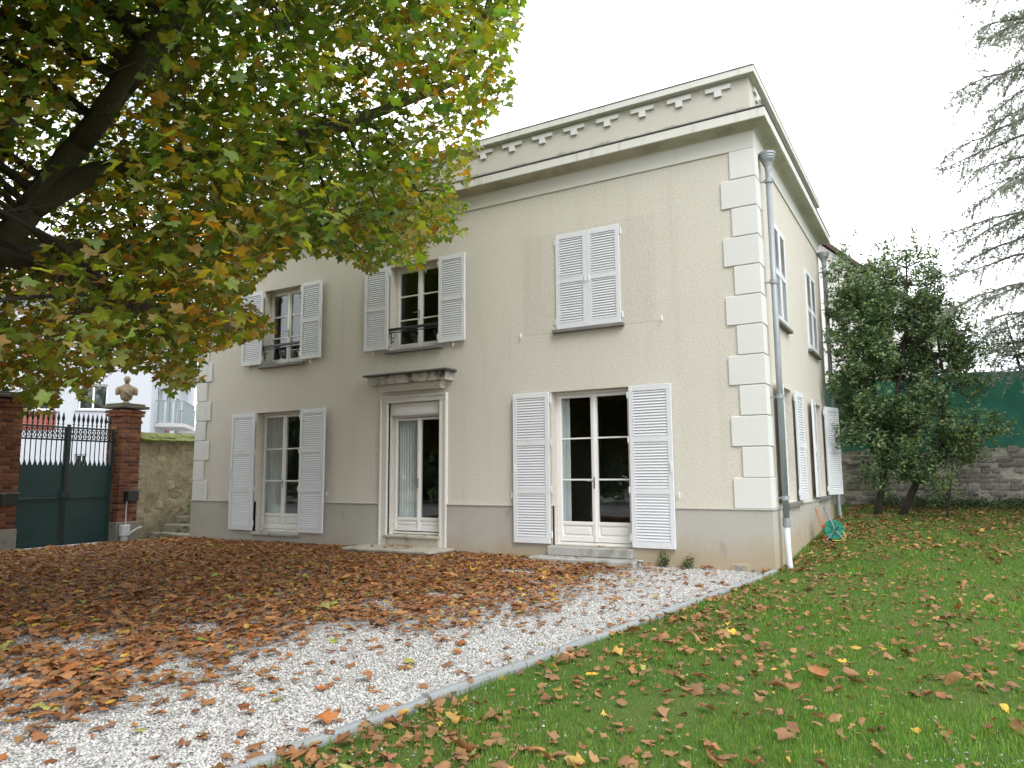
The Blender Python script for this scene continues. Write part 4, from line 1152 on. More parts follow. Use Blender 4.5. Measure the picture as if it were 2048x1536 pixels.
def leaf_cloud(name, V, cols, mat, F=LF):
    n, nv = V.shape[:2]
    faces = (F[None] + (np.arange(n) * nv)[:, None, None]).reshape(-1, F.shape[1])
    return np_mesh(name, V.reshape(-1, 3), faces, mat, cols.reshape(-1, 3))

def inside(poly, x, y):
    poly = np.asarray(poly, float); res = np.zeros(len(x), bool)
    j = len(poly) - 1
    for i in range(len(poly)):
        xi, yi = poly[i]; xj, yj = poly[j]
        c = ((yi > y) != (yj > y)) & (x < (xj - xi) * (y - yi) / (yj - yi + 1e-12) + xi)
        res ^= c; j = i
    return res

def vnoise(P, s, off=0.0):
    return np.array([noise.noise(Vector((p[0] * s + off, p[1] * s + off * .7, p[2] * s))) for p in P])

# ================================================================ the plane tree
tree = thing('plane_tree', 'large autumn plane tree spreading over the yard from the left', 'tree', (-6.9, -7.9, 0))
limbs = {
    'main': [(-6.95, -7.95, -.1, .40), (-6.8, -7.85, 1.2, .34), (-6.4, -7.65, 2.4, .20), (-5.55, -7.33, 3.45, .135), (-5.2, -7.2, 3.9, .122), (-4.75, -7.03, 4.5, .11), (-4.38, -6.88, 5.05, .095), (-4.05, -6.4, 6.0, .075), (-3.8, -5.9, 7.2, .09), (-3.5, -5.4, 8.6, .05)],
    'left': [(-6.4, -7.65, 2.4, .26), (-7.0, -7.2, 3.6, .20), (-7.6, -6.6, 5.0, .15), (-8.0, -6.0, 6.8, .10), (-8.2, -5.5, 8.8, .05)],
    'right': [(-5.2, -7.2, 3.9, .12), (-4.7, -6.9, 4.25, .10), (-4.1, -6.5, 4.4, .085), (-3.3, -5.9, 4.6, .07), (-2.5, -5.3, 5.0, .05), (-1.8, -4.8, 5.4, .03)],
    'house': [(-5.55, -7.33, 3.45, .14), (-5.4, -6.6, 3.7, .11), (-5.2, -5.6, 3.9, .085), (-4.9, -4.6, 4.2, .06), (-4.5, -3.7, 4.4, .035)],
    'front': [(-4.75, -7.03, 4.5, .11), (-4.0, -7.1, 4.9, .085), (-3.1, -7.2, 5.3, .065), (-2.2, -7.0, 5.6, .045), (-1.3, -6.6, 5.8, .025)],
    'low': [(-5.55, -7.33, 3.45, .10), (-4.9, -6.9, 3.25, .075), (-4.3, -6.4, 2.95, .055), (-3.8, -5.9, 2.8, .035)],
    'back': [(-7.0, -7.2, 3.6, .13), (-7.2, -6.0, 4.2, .10), (-7.6, -4.8, 4.5, .07), (-8.0, -3.8, 4.7, .04)],
    'top': [(-4.38, -6.88, 5.05, .10), (-3.6, -6.5, 6.0, .075), (-2.7, -6.0, 6.8, .05), (-2.0, -5.5, 7.4, .03)],
    'away': [(-6.4, -7.65, 2.4, .20), (-7.2, -8.4, 3.8, .15), (-7.8, -9.2, 5.4, .10), (-8.2, -9.8, 7.2, .05)],
}
nodes = []
for nm, L in limbs.items():
    pts = []; rr = []
    for i in range(len(L) - 1):
        for t in np.linspace(0, 1, 5, endpoint=False):
            a, b_ = np.array(L[i]), np.array(L[i + 1]); q = a * (1 - t) + b_ * t
            j = .035 * np.array([noise.noise(Vector(q[:3] * 1.3 + s)) for s in (0, 11, 23)])
            pts.append(q[:3] + j); rr.append(q[3])
    pts.append(np.array(L[-1][:3])); rr.append(L[-1][3])
    MB().tube(pts, rr, 12).build('trunk' if nm == 'main' else 'limb', 'bark', tree, smooth=True)
    nodes += [(*p, r) for p, r in zip(pts, rr) if p[2] > 2.5]
nodes = np.array(nodes)
CROWN = [(-3000, -3000), (500, -3000), (860, -800), (1040, -60), (1042, 60), (1012, 120), (1036, 190), (975, 235), (968, 285), (940, 330), (965, 352), (905, 385), (950, 420), (905, 445), (935, 460), (860, 492), (850, 545), (780, 522), (745, 548), (705, 520),
         (660, 515), (610, 500), (560, 535), (515, 560), (480, 600), (545, 640), (540, 668), (470, 690), (415, 705), (400, 725), (405, 765), (340, 788), (300, 748), (270, 738), (225, 735), (195, 770), (165, 800), (140, 765), (95, 830), (50, 825), (10, 770), (-200, 860), (-3000, 1100)]
NT = 40000
lo, hi = np.array([-14.0, -11.5, 2.0]), np.array([0.8, -1.2, 11.0])
cand = lo + (hi - lo) * RNG.random((NT * 3, 3))
e = (cand - np.array([-6.3, -6.0, 5.6])) / np.array([7.2, 5.0, 5.2])
ok = np.sum(np.abs(e) ** 2.4, 1) < 1
cand = cand[ok]
dcam = np.linalg.norm(cand - CAM, axis=1)
px, py, dw = project(cand)
ok = (dcam > 5.3) & ((dw < .5) | inside(CROWN, px, py)) & (vnoise(cand, .62, 5) + .45 * vnoise(cand, 1.7, 9) > -.24)
ok &= ~((cand[:, 0] > -HW - .5) & (cand[:, 1] > -.35))
vis = (dw > .5) & (px > -120) & (px < 2168) & (py > -160)
ok &= RNG.random(len(cand)) < np.where(vis, np.interp(px, [0, 500, 1000], [.21, .36, .54]) * np.where(py > 520, 1.6, 1) * np.where(dw > 9.0, .45, 1), .30)
tips = cand[ok][:13500]; print('TIPS', ok.sum(), (vis & ok).sum())
# secondary branches: sample of tips joined to the nearest limb; twigs join the nearest secondary
sec_i = RNG.choice(len(tips), 330, replace=False)
sec_pts = []; bm = MB()
for i in sec_i:
    p = tips[i]; d = np.linalg.norm(nodes[:, :3] - p, axis=1) + np.maximum(0, nodes[:, 2] - p[2]) * .3
    k = int(np.argmin(d)); a = nodes[k, :3]
    mid = (a + p) / 2 + np.array([0, 0, .12 * np.linalg.norm(p - a)]) + RNG.normal(0, .06, 3)
    r0 = min(nodes[k, 3] * .6, .012 + .011 * np.linalg.norm(p - a))
    cur = [a * (1 - t) ** 2 + 2 * mid * t * (1 - t) + p * t * t for t in np.linspace(0, 1, 6)]
    q_ = project(np.array(cur))
    if not np.all(inside(CROWN, q_[0], q_[1]) | (q_[2] < .5)): continue
    bm.tube(cur, list(np.linspace(r0, .006, 6)), 6, cap=False)
    sec_pts += cur[1:]
sec_pts = np.array(sec_pts)
bm.build('branches', 'bark_dark', tree, smooth=True, kind='stuff')
tw = MB()
for p in tips[::2]:
    k = int(np.argmin(np.sum((sec_pts - p) ** 2, 1))); a = sec_pts[k]
    if np.linalg.norm(p - a) > .75: continue
    m = (a + p) / 2 + RNG.normal(0, .03, 3) + np.array([0, 0, .05])
    tw.tube([a, m, p], [.005, .0035, .002], 3, cap=False)
tw.build('twigs', 'bark_dark', tree, kind='stuff')
# leaves round every tip
NLF = 9
tp = np.repeat(tips, NLF, 0); n = len(tp)
pos = tp + RNG.normal(0, 1, (n, 3)) * np.array([.16, .16, .13])
px, py, dw = project(pos)
ok = (dw < .5) | inside(CROWN, px, py)
ok &= np.linalg.norm(pos - CAM, axis=1) > 5.1
# keep the big leaning limb in view: thin out leaves hanging right in front of it
mp = np.array([project(np.array(q[:3])) for q in limbs['main'][2:7]])
for i in range(len(mp) - 1):
    a_, b_ = mp[i], mp[i + 1]; ab = b_[:2] - a_[:2]
    t_ = np.clip(((px - a_[0]) * ab[0] + (py - a_[1]) * ab[1]) / (ab @ ab), 0, 1)
    dist = np.hypot(px - a_[0] - t_ * ab[0], py - a_[1] - t_ * ab[1])
    ok &= ~((dist < 72) & (dw > .5) & (dw < a_[2] * (1 - t_) + b_[2] * t_) & (RNG.random(len(pos)) < .93))
pos = pos[ok]; tpk = tp[ok]; n = len(pos)
nrm = np.stack([RNG.normal(0, .55, n), RNG.normal(0, .55, n) - .25, np.full(n, 1.0)], 1)
outw = pos - tpk; tipd = outw + RNG.normal(0, .10, (n, 3)) + np.array([0, 0, -.16])
R = rot_from(nrm, tipd)
size = RNG.uniform(.072, .135, n)
px, py, dw = project(pos)
size = np.where((dw > .5) & (px > -150) & (px < 2200) & (py > -200), size, size * 2.1)  # leaves out of view are oversized, so the unseen crown shades more
k = RNG.integers(0, 6, n)
V = place_leaves(T_TREE, k, pos, R, size)
hue = vnoise(tpk, .8, 3) * .75 + RNG.normal(0, .36, n) - .34 + np.clip((3.6 - pos[:, 2]) * .10, -.15, .25)
pal = np.array([(.088, .185, .042), (.140, .245, .036), (.205, .280, .034), (.310, .280, .030), (.390, .205, .030), (.300, .120, .030), (.170, .074, .026)])
t = np.clip((hue + 1.0) / 2.0, 0, .999) * 6
i0 = np.floor(t).astype(int); fr = (t - i0)[:, None]
c = pal[i0] * (1 - fr) + pal[np.minimum(i0 + 1, 6)] * fr
c *= RNG.uniform(.75, 1.25, (n, 1))
cols = np.repeat(c[:, None, :], LNV, 1)
edge = (RNG.random(n) < .45).astype(float) * RNG.uniform(.2, .8, n)                          # browned margins
cols[:, 1:] = cols[:, 1:] * (1 - edge[:, None, None]) + np.array((.17, .075, .022)) * edge[:, None, None]
px, py, dw = project(pos)
seen = (px > 0) & (px < 2048) & (py > 0) & (py < 1536) & (dw > 0)
score = np.where(seen, size / np.maximum(dw, .1), -1)
big = np.argsort(-score)[:300]; rest = np.setdiff1d(np.arange(n), big)
crown = link('foliage', leaf_cloud('foliage', V[rest], cols[rest], 'tree_leaf'), tree, kind='stuff')
for i in big:
    vh = (R[i] @ (T_TREE_HI[k[i]][0] * size[i]).T).T
    ch = np.repeat(cols[i, :1], NHI, 0); rim = np.linspace(0, 1, NHI)[:, None] ** 2
    me = np_mesh('leaf', vh, LF_HI, 'tree_leaf', ch * (1 - rim * .8) + cols[i, 1:2] * rim * .8, smooth=True)
    link('leaf', me, crown, Matrix.Translation(pos[i]))
N_TREE = n

# ================================================================ leaf litter
def dens(x, y):
    """leaves per square metre on the gravel and lawn"""
    kx = kerb_x(y)
    wob = np.array([noise.noise(Vector((a * .55, b * .55, 1.0))) + .6 * noise.noise(Vector((a * 1.6, b * 1.6, 4.0))) for a, b in zip(x, y)])
    bx = np.interp(y, [-12, -8, -7.2, -6.4, -5.9, -5.2, -4.4, -3.2, -1.5, 0], [-2.9, -2.6, -3.0, -3.3, -3.0, -2.3, -2.0, -2.1, -2.4, -2.9])
    s = (bx - x) + wob * 1.0
    near_kerb = np.exp(-((x - kx + .10) / .13) ** 2) * 26 * (wob > -.25)
    g = 520 / (1 + np.exp(-s * 3.2)) + 8.0 + 42 * np.exp(-np.maximum(0, -s) / 1.1) * (wob > -.5) + near_kerb
    g += 45 * np.exp(-((y + .08) / .12) ** 2) * (x > -3.4)                                    # drift against the wall
    bald = np.array([noise.noise(Vector((a * 1.1 + 7, b * 2.0, 9.0))) for a, b in zip(x, y)])
    g = np.where((s > 0) & (s < 1.6) & (bald > .28), g * .22, g)
    lawn = (30 + 170 * np.exp(-np.maximum(0, x - kx) / .6) * (wob > -.35) + 55 * (wob > .12) + 120 * np.exp(-((y + 8.4) / 1.0) ** 2) * (wob > -.3)) * np.where(y > 2, 1.0, 1)
    lawn = lawn + 70 * np.clip((y - 2.5) / 3, 0, 1) * np.clip((x - .6) / 1.5, 0, 1)
    return np.where((x < kx) & (y < 0) | (x < -HW), g, lawn)
NC = 130000
gx = np.concatenate([RNG.uniform(-16, .2, 80000), RNG.uniform(-1.6, 7.0, 50000)])
gy = np.concatenate([RNG.uniform(-10.3, 0.0, 80000), RNG.uniform(-10.3, 8.8, 50000)])
area = np.concatenate([np.full(80000, 16.2 * 10.3 / 80000), np.full(50000, 8.6 * 19.1 / 50000)])
D = dens(gx, gy)
keep = RNG.random(NC) < D * area
first = np.arange(NC) < 80000
keep &= np.where(first, gx < kerb_x(gy), (gx > kerb_x(np.minimum(gy, 0)) + .0) & ((gy < 0) | (gx > .12)))
gdl = (gx + 14.43) * 1.0 + (gy + .49) * .105                                               # stay on this side of the gate
keep &= (gdl > .12)
keep &= ~((gx > -7.26) & (gx < -5.28) & (gy > -.76)) & ~((gx > -3.62) & (gx < -1.82) & (gy > -.48))
keep &= np.hypot(gx - CAM[0], gy - CAM[1]) > 1.6
gx, gy = gx[keep], gy[keep]
# a few on the landing, steps and sills
ex = [(RNG.uniform(-7.1, -5.5), RNG.uniform(-.65, -.05), .112) for _ in range(26)] + [(RNG.uniform(-6.6, -6.0), RNG.uniform(-.45, -.15), .12) for _ in range(22)] + \
     [(RNG.uniform(-6.75, -5.7), RNG.uniform(-.05, .1), .295) for _ in range(5)] + [(RNG.uniform(-3.4, -2.0), RNG.uniform(-.12, .1), .24) for _ in range(4)] + \
     [(RNG.uniform(-3.5, -2.0), RNG.uniform(-.42, -.2), .095) for _ in range(5)] + [(RNG.uniform(-10.2, -9.2), RNG.uniform(-.05, .1), .24) for _ in range(4)] + \
     [(RNG.uniform(-14.3, -12.9), .33 + .38 * (i % 4) + RNG.uniform(0, .3), .066 + .175 * (i % 4)) for i in range(40)]
ex = np.array(ex)
on_lawn = np.concatenate([(gx > kerb_x(np.minimum(gy, 0))) & (gx > -HW), np.zeros(len(ex), bool)])
gz = ground_z(gx, gy)
pos = np.concatenate([np.stack([gx, gy, gz], 1), ex]); n = len(pos)
is_ex = np.arange(n) >= len(gx)
packed = np.concatenate([dens(gx, gy), np.zeros(len(ex))])
pos[:, 2] += np.where(is_ex, .008, np.where(on_lawn, RNG.uniform(.010, .035, n), .012 + RNG.uniform(0, .045, n) * np.clip(packed / 120, .1, 1)))
tilt = np.where(on_lawn, .30, .13)[:, None]
nrm = np.concatenate([RNG.normal(0, 1, (n, 2)) * tilt, np.ones((n, 1))], 1)
nrm[:, 2] *= np.where(RNG.random(n) < .35, -1, 1)
a = RNG.uniform(0, 2 * math.pi, n); tipd = np.stack([np.cos(a), np.sin(a), np.zeros(n)], 1)
R = rot_from(nrm, tipd)
size = RNG.uniform(.07, .135, n) * np.where(RNG.random(n) < .12, 1.55, 1) * np.where(on_lawn, RNG.uniform(.5, .95, n), RNG.uniform(.75, 1.05, n))
size = np.where(is_ex, size * .8, size)
k = RNG.integers(0, len(T_DRY), n)
flat = np.where(on_lawn, RNG.uniform(.3, .75, n), RNG.uniform(.2, .65, n))
R[:, :, 2] *= flat[:, None]
V = place_leaves(T_DRY, k, pos, R, size)
low = V[:, :, 2].min(1) - (pos[:, 2] - np.where(on_lawn, .02, .012))
V[:, :, 2] -= np.minimum(low, 0)[:, None] * .85
pal_g = np.array([(.215, .083, .030), (.165, .060, .024), (.265, .120, .045), (.115, .048, .024), (.30, .155, .062), (.38, .245, .04), (.21, .25, .06)])
pr_g = np.array([.33, .22, .20, .09, .07, .055, .035])
pr_l = np.array([.20, .22, .22, .14, .15, .05, .02])
u = RNG.random(n)
cls = np.where(on_lawn, np.searchsorted(np.cumsum(pr_l), u), np.searchsorted(np.cumsum(pr_g), u)).clip(0, 6)
flip = nrm[:, 2] < 0
c = pal_g[cls] * RNG.uniform(1.0, 1.6, (n, 1)) * np.array((1.04, 1.0, .9))
c = np.where((on_lawn & (cls < 5))[:, None], c * RNG.uniform(.42, .78, (n, 1)) + np.array((.24, .165, .09)) * .24, c)
cols = np.repeat(c[:, None, :], LNV, 1) * RNG.uniform(.85, 1.12, (n, LNV, 1))
px, py, dw = project(pos)
seen = (px > 5) & (px < 2043) & (py > 0) & (py < 1531) & (dw > 0) & ~is_ex
score = np.where(seen, size / np.maximum(dw, .1), -1)
big = np.argsort(-score)[:300]; rest = np.setdiff1d(np.arange(n), big)
link('fallen_leaves', leaf_cloud('fallen_leaves', V[rest], cols[rest], 'dry_leaf'), kind='stuff', label='carpet of fallen brown plane leaves over the yard and lawn')
lab = {0: 'brown', 1: 'yellow', 2: 'green'}
for i in big:
    w_ = ('rust-brown', 'dark brown', 'light brown', 'very dark brown', 'tan', 'yellow', 'green')[cls[i]]
    g_ = 'lawn' if on_lawn[i] else 'white gravel'
    vh = (R[i] @ (T_DRY_HI[k[i]][0] * size[i]).T).T
    vh[:, 2] -= min(vh[:, 2].min() + (.02 if on_lawn[i] else .008), 0)
    me = np_mesh('fallen_leaf', vh, LF_HI, 'dry_leaf', cols[i].mean(0) * np.random.default_rng(int(i)).uniform(.82, 1.15, (NHI, 1)), smooth=True)
    st_ = 'small ' if size[i] < .15 else ('large ' if size[i] > .2 else '')
    where = ('beside the kerb' if abs(pos[i, 0] - kerb_x(pos[i, 1])) < .3 else ('near the left edge' if px[i] < 420 else ('near the right edge' if px[i] > 1750 else ('near the bottom edge' if py[i] > 1430 else 'in the middle foreground'))))
    link('fallen_leaf', me, None, Matrix.Translation(pos[i]), label=f'{st_}{w_} plane leaf on the {g_} {where}', cat='leaf', group=f'{st_}{w_} leaves on the {g_} {where}')

# ================================================================ gravel stones
octv = np.array([(1, 0, 0), (0, 1, 0), (-1, 0, 0), (0, -1, 0), (0, 0, 1), (0, 0, -1)], float)
octf = np.array([(0, 1, 4), (1, 2, 4), (2, 3, 4), (3, 0, 4), (1, 0, 5), (2, 1, 5), (3, 2, 5), (0, 3, 5)])
octf_top = octf[:4]
def pebbles(n, xy, zoff, smin, smax, cbase):
    s = RNG.uniform(smin, smax, n)
    P = np.repeat(octv[None, :5], n, 0) * RNG.uniform(.6, 1.3, (n, 5, 1)) * s[:, None, None]
    P[:, :, 2] *= .75
    a = RNG.uniform(0, 2 * math.pi, n); ca, sa = np.cos(a), np.sin(a)
    X = P[:, :, 0] * ca[:, None] - P[:, :, 1] * sa[:, None]; Y = P[:, :, 0] * sa[:, None] + P[:, :, 1] * ca[:, None]
    Z = P[:, :, 2] + RNG.normal(0, .25, (n, 5)) * s[:, None]; Z[:, :4] -= s[:, None] * .25
    V = np.stack([X + xy[:, 0:1], Y + xy[:, 1:2], Z + zoff[:, None]], 2)
    c = np.array(cbase) * RNG.choice([.35, .6, .8, .95, 1.05, 1.15], (n, 1), p=[.05, .10, .17, .28, .28, .12]) * (1 + RNG.normal(0, .02, (n, 3)))
    return V, np.repeat(c[:, None, :], 5, 1)
# denser close to the viewer
r = 2.2 + 11.0 * RNG.random(150000) ** 1.35; th = YAW + RNG.uniform(-.30, .72, 150000)
gxy = np.stack([CAM[0] - r * np.sin(th), CAM[1] + r * np.cos(th)], 1)
ok = (gxy[:, 0] < kerb_x(gxy[:, 1]) - .05) & (gxy[:, 1] < -.05) & ~((gxy[:, 0] > -3.62) & (gxy[:, 0] < -1.82) & (gxy[:, 1] > -.48)) & ~((gxy[:, 0] > -7.26) & (gxy[:, 0] < -5.28) & (gxy[:, 1] > -.76))
px, py, dw = project(np.column_stack([gxy, np.zeros(len(gxy))])); ok &= (px > -250) & (px < 1900) & (py < 1700)
ok &= ~((dens(gxy[:, 0], gxy[:, 1]) > 120) & (RNG.random(len(gxy)) < .8))
gxy = gxy[ok][:90000]
V, c_ = pebbles(len(gxy), gxy, RNG.uniform(.000, .007, len(gxy)), .0055, .0125, (.50, .487, .468))
link('gravel_stones', leaf_cloud('gravel_stones', V, c_, 'pebble', octf_top), kind='stuff', label='loose white limestone chippings spread over the yard')
# stray chippings and daisies in the thin grass
sx = RNG.uniform(-.6, 3.6, 6000); sy = RNG.uniform(-9.6, -5.2, 6000)
ok = (sx > kerb_x(sy) + .06) & (np.array([noise.noise(Vector((a * 1.3, b * 1.3, 8))) for a, b in zip(sx, sy)]) + (-7.3 - sy) * .30 + RNG.normal(0, .28, 6000) > .06)
sxy = np.stack([sx, sy], 1)[ok]
V, c_ = pebbles(len(sxy), sxy, ground_z(sxy[:, 0], sxy[:, 1]) + .003, .004, .010, (.36, .35, .32))
link('stray_chippings', leaf_cloud('stray_chippings', V, c_, 'pebble', octf_top), kind='stuff', label='white chippings strewn through the thin grass in the foreground')

# ================================================================ grass
def blades(xy, z, h, wdt, cols, lean=.5):
    n = len(xy)
    a = RNG.uniform(0, 2 * math.pi, n); b = RNG.uniform(0, 2 * math.pi, n); l = RNG.uniform(.1, 1, n) * lean * h
    dx, dy = np.cos(a) * wdt / 2, np.sin(a) * wdt / 2; lx, ly = np.cos(b) * l, np.sin(b) * l
    V = np.zeros((n, 5, 3))
    V[:, 0] = np.stack([xy[:, 0] - dx, xy[:, 1] - dy, z - .01], 1); V[:, 1] = np.stack([xy[:, 0] + dx, xy[:, 1] + dy, z - .01], 1)
    V[:, 2] = np.stack([xy[:, 0] - dx * .7 + lx * .4, xy[:, 1] - dy * .7 + ly * .4, z + h * .6], 1); V[:, 3] = np.stack([xy[:, 0] + dx * .7 + lx * .4, xy[:, 1] + dy * .7 + ly * .4, z + h * .6], 1)
    V[:, 4] = np.stack([xy[:, 0] + lx, xy[:, 1] + ly, z + h * .95], 1)
    return V, np.repeat(cols[:, None, :], 5, 1)
GF = np.array([(0, 1, 3), (0, 3, 2), (2, 3, 4)])
NB = 430000
r = 2.4 + 20 * RNG.random(NB) ** 1.7; th = YAW + RNG.uniform(-.80, .60, NB)
gxy = np.stack([CAM[0] - r * np.sin(th), CAM[1] + r * np.cos(th)], 1)
ok = (gxy[:, 0] > kerb_x(np.minimum(gxy[:, 1], 0)) + .045) & (gxy[:, 1] < 8.95) & ((gxy[:, 1] < -.03) | (gxy[:, 0] > .035) | (gxy[:, 1] > 6.5))
px, py, dw = project(np.column_stack([gxy, np.zeros(len(gxy))])); ok &= (px > -100) & (px < 2300) & (py < 1800) & (dw > .5)
gxy = gxy[ok]; rr_ = r[ok]
lush = np.array([noise.noise(Vector((a * .9, b * .9, 2))) + .5 * noise.noise(Vector((a * 2.7, b * 2.7, 6))) for a, b in gxy])
thin = np.clip((-6.7 - gxy[:, 1]) * .38, 0, .72) + np.clip((gxy[:, 1] - 2.0) * .16, 0, .62) * (gxy[:, 0] > .3)
keep = RNG.random(len(gxy)) < np.clip(.92 + lush * .5 - thin, .15, 1)
gxy, rr_, lush = gxy[keep], rr_[keep], lush[keep]
n = len(gxy)
wall_near = np.exp(-np.abs(gxy[:, 0] - .10) / .10) * (gxy[:, 1] > -.2) * (gxy[:, 1] < 6) + .5 * np.exp(-np.abs(gxy[:, 0] - kerb_x(gxy[:, 1]) - .07) / .05) * (gxy[:, 1] < 0)
h = (RNG.uniform(.012, .036, n) * (1 + np.clip(lush, -.35, .8) * .9)) * (1 + 1.6 * wall_near)
wd = RNG.uniform(.0026, .0050, n) * np.clip(rr_ / 5, 1, 3)
pal = np.array([(.078, .195, .028), (.110, .230, .036), (.150, .240, .044), (.215, .250, .068), (.060, .155, .026)])
c = pal[RNG.choice(5, n, p=[.26, .26, .22, .14, .12])] * RNG.uniform(.75, 1.25, (n, 1)) * (1 + np.clip(lush, -.5, .5)[:, None] * .25)
yel = np.clip(np.clip((-6.7 - gxy[:, 1]) * .3, 0, .5) + np.clip(-lush * .4, 0, .25), 0, .6)[:, None]
c = c * (1 - yel) + np.array((.20, .225, .06)) * yel
V, cc = blades(gxy, ground_z(gxy[:, 0], gxy[:, 1]), h, wd, c, .75)
link('grass', leaf_cloud('grass', V, cc, 'grass', GF), kind='stuff', label='short green lawn grass')
N_GRASS = n

# ================================================================ broadleaf shrubs
oval = np.array([(0, 0, 0), (-.22, .35, .05), (0, .45, -.03), (.22, .35, .05), (-.17, .72, .02), (.17, .72, .02), (0, 1.0, -.10)])
OF = np.array([(0, 2, 1), (0, 3, 2), (1, 2, 4), (2, 3, 5), (2, 6, 4), (2, 5, 6)])
def shrub(name, label, cat, base, stems, blobs, nt, per, smin, smax, pal, mat='bush_leaf', avoid=None, group=None, up=.25, hole=-.2, spread=.11, kind_part='foliage'):
    """stems: polylines (x,y,z,r); blobs: (centre, radii) volumes of foliage"""
    t = thing(name, label, cat, base, group=group)
    nd = []
    for L in stems:
        MB().tube([q[:3] for q in L], [q[3] for q in L], 8).build('trunk', 'bark_dark', t, smooth=True)
        for i in range(len(L) - 1):
            for s in np.linspace(0, 1, 5): nd.append(np.array(L[i][:3]) * (1 - s) + np.array(L[i + 1][:3]) * s)
    nd = np.array(nd)
    vol = np.array([b[1][0] * b[1][1] * b[1][2] for b in blobs]); pick = RNG.choice(len(blobs), nt * 2, p=vol / vol.sum())
    d = RNG.normal(0, 1, (nt * 2, 3)); d /= np.linalg.norm(d, axis=1, keepdims=True); rr = RNG.random(nt * 2) ** .42
    ctr = np.array([b[0] for b in blobs])[pick]; rad_ = np.array([b[1] for b in blobs])[pick]
    P = ctr + d * rad_ * rr[:, None] * RNG.uniform(.85, 1.12, (nt * 2, 1))
    ok = vnoise(P, 1.5, 4) + .5 * vnoise(P, 3.4, 8) > hole
    if avoid is not None: ok &= ~avoid(P)
    P = P[ok][:nt]; d = d[ok][:nt]
    br = MB()
    for p in P[::5]:
        k = int(np.argmin(np.sum((nd - p) ** 2, 1))); a = nd[k]
        br.tube([a, (a + p) / 2 + RNG.normal(0, .05, 3), p], [.012, .007, .003], 4, cap=False)
    br.build('branches', 'bark_dark', t, kind='stuff')
    q = np.repeat(P, per, 0); dd = np.repeat(d, per, 0); n = len(q)
    along = dd * .6 + np.array([0, 0, .7]) + RNG.normal(0, .25, (n, 3)); along /= np.linalg.norm(along, axis=1, keepdims=True)
    pos = q + along * RNG.uniform(-1.2, 1.2, (n, 1)) * spread + RNG.normal(0, .02, (n, 3))
    if avoid is not None:
        o2 = ~avoid(pos); pos, along = pos[o2], along[o2]; n = len(pos)
    tipd = along * .8 + RNG.normal(0, .7, (n, 3)); nrm = RNG.normal(0, .6, (n, 3)) + np.array([0, -.25, .8])
    R = rot_from(nrm, tipd); size = RNG.uniform(smin, smax, n)
    V = np.einsum('nij,vj->nvi', R, oval) * size[:, None, None] + pos[:, None, :]
    c = np.array(pal)[RNG.integers(0, len(pal), n)] * RNG.uniform(.7, 1.3, (n, 1))
    link(kind_part, leaf_cloud(kind_part, V, np.repeat(c[:, None], len(oval), 1), mat, OF), t, kind='stuff')
    return t
def A(px, py, d): return tuple(at(px, py, d))
hw_av = lambda P: (P[:, 0] < .12) & (P[:, 1] < HD + .25) & (P[:, 2] < 7) | (P[:, 1] > WY - .12) & (P[:, 2] < 3.4)
dk = [(.084, .142, .070), (.118, .188, .088), (.16, .24, .105), (.07, .12, .064), (.20, .27, .11)]
b1, b2 = at(1752, 1022, 15.7), at(1800, 1026, 15.6)
z1 = float(ground_z(b1[0], b1[1])); z2 = float(ground_z(b2[0], b2[1]))
shrub('evergreen_shrub', 'tall dark evergreen shrub with leaning trunks at the back corner of the house', 'shrub', (b1[0], b1[1], z1),
      [[(b1[0], b1[1], z1 - .1, .085), (*A(1766, 960, 15.7), .07), (*A(1755, 850, 15.8), .055), (*A(1740, 700, 15.8), .04), (*A(1745, 540, 15.8), .015)],
       [(b2[0], b2[1], z2 - .1, .085), (*A(1835, 960, 15.5), .07), (*A(1885, 890, 15.4), .055), (*A(1890, 780, 15.4), .04), (*A(1870, 640, 15.5), .015)],
       [(*A(1766, 960, 15.7), .06), (*A(1790, 820, 15.5), .05), (*A(1815, 640, 15.4), .03), (*A(1812, 500, 15.4), .012)]],
      [(A(1770, 700, 15.6), (1.3, 1.2, 1.8)), (A(1715, 600, 15.6), (.85, .9, 1.3)), (A(1810, 575, 15.5), (.72, .8, 1.15)), (A(1740, 850, 15.4), (1.05, 1.0, .9)),
       (A(1885, 690, 15.5), (.85, .9, 1.0)), (A(1875, 850, 15.3), (.95, .8, .75)), (A(1940, 740, 15.2), (.55, .6, .6)), (A(1950, 850, 15.0), (.5, .5, .45)), (A(1690, 760, 15.4), (.6, .8, 1.2)), (A(1770, 925, 15.5), (.75, .6, .6)), (A(1850, 950, 15.2), (.6, .5, .5)), (A(1925, 905, 15.0), (.4, .4, .35))],
      4300, 12, .06, .105, dk, avoid=hw_av, hole=-.03)
yg = [(.075, .115, .028), (.10, .14, .03), (.055, .095, .025), (.15, .165, .035)]
b = (4.0, 10.4, .6)
shrub('garden_shrub', 'lighter green shrub showing above the netting beside the cedar', 'shrub', b,
      [[(4.0, 10.4, .5, .07), (3.95, 10.4, 2.2, .05), (3.8, 10.3, 3.8, .03), (3.6, 10.2, 5.0, .012)]],
      [((3.75, 10.3, 4.35), (.85, .7, .62)), ((3.05, 10.3, 4.25), (.75, .6, .5)), ((4.6, 10.4, 4.1), (.8, .7, .8))], 520, 9, .05, .09, yg, hole=-.25)
b3 = at(1890, 1010, 14.6); zb = float(ground_z(b3[0], b3[1]))
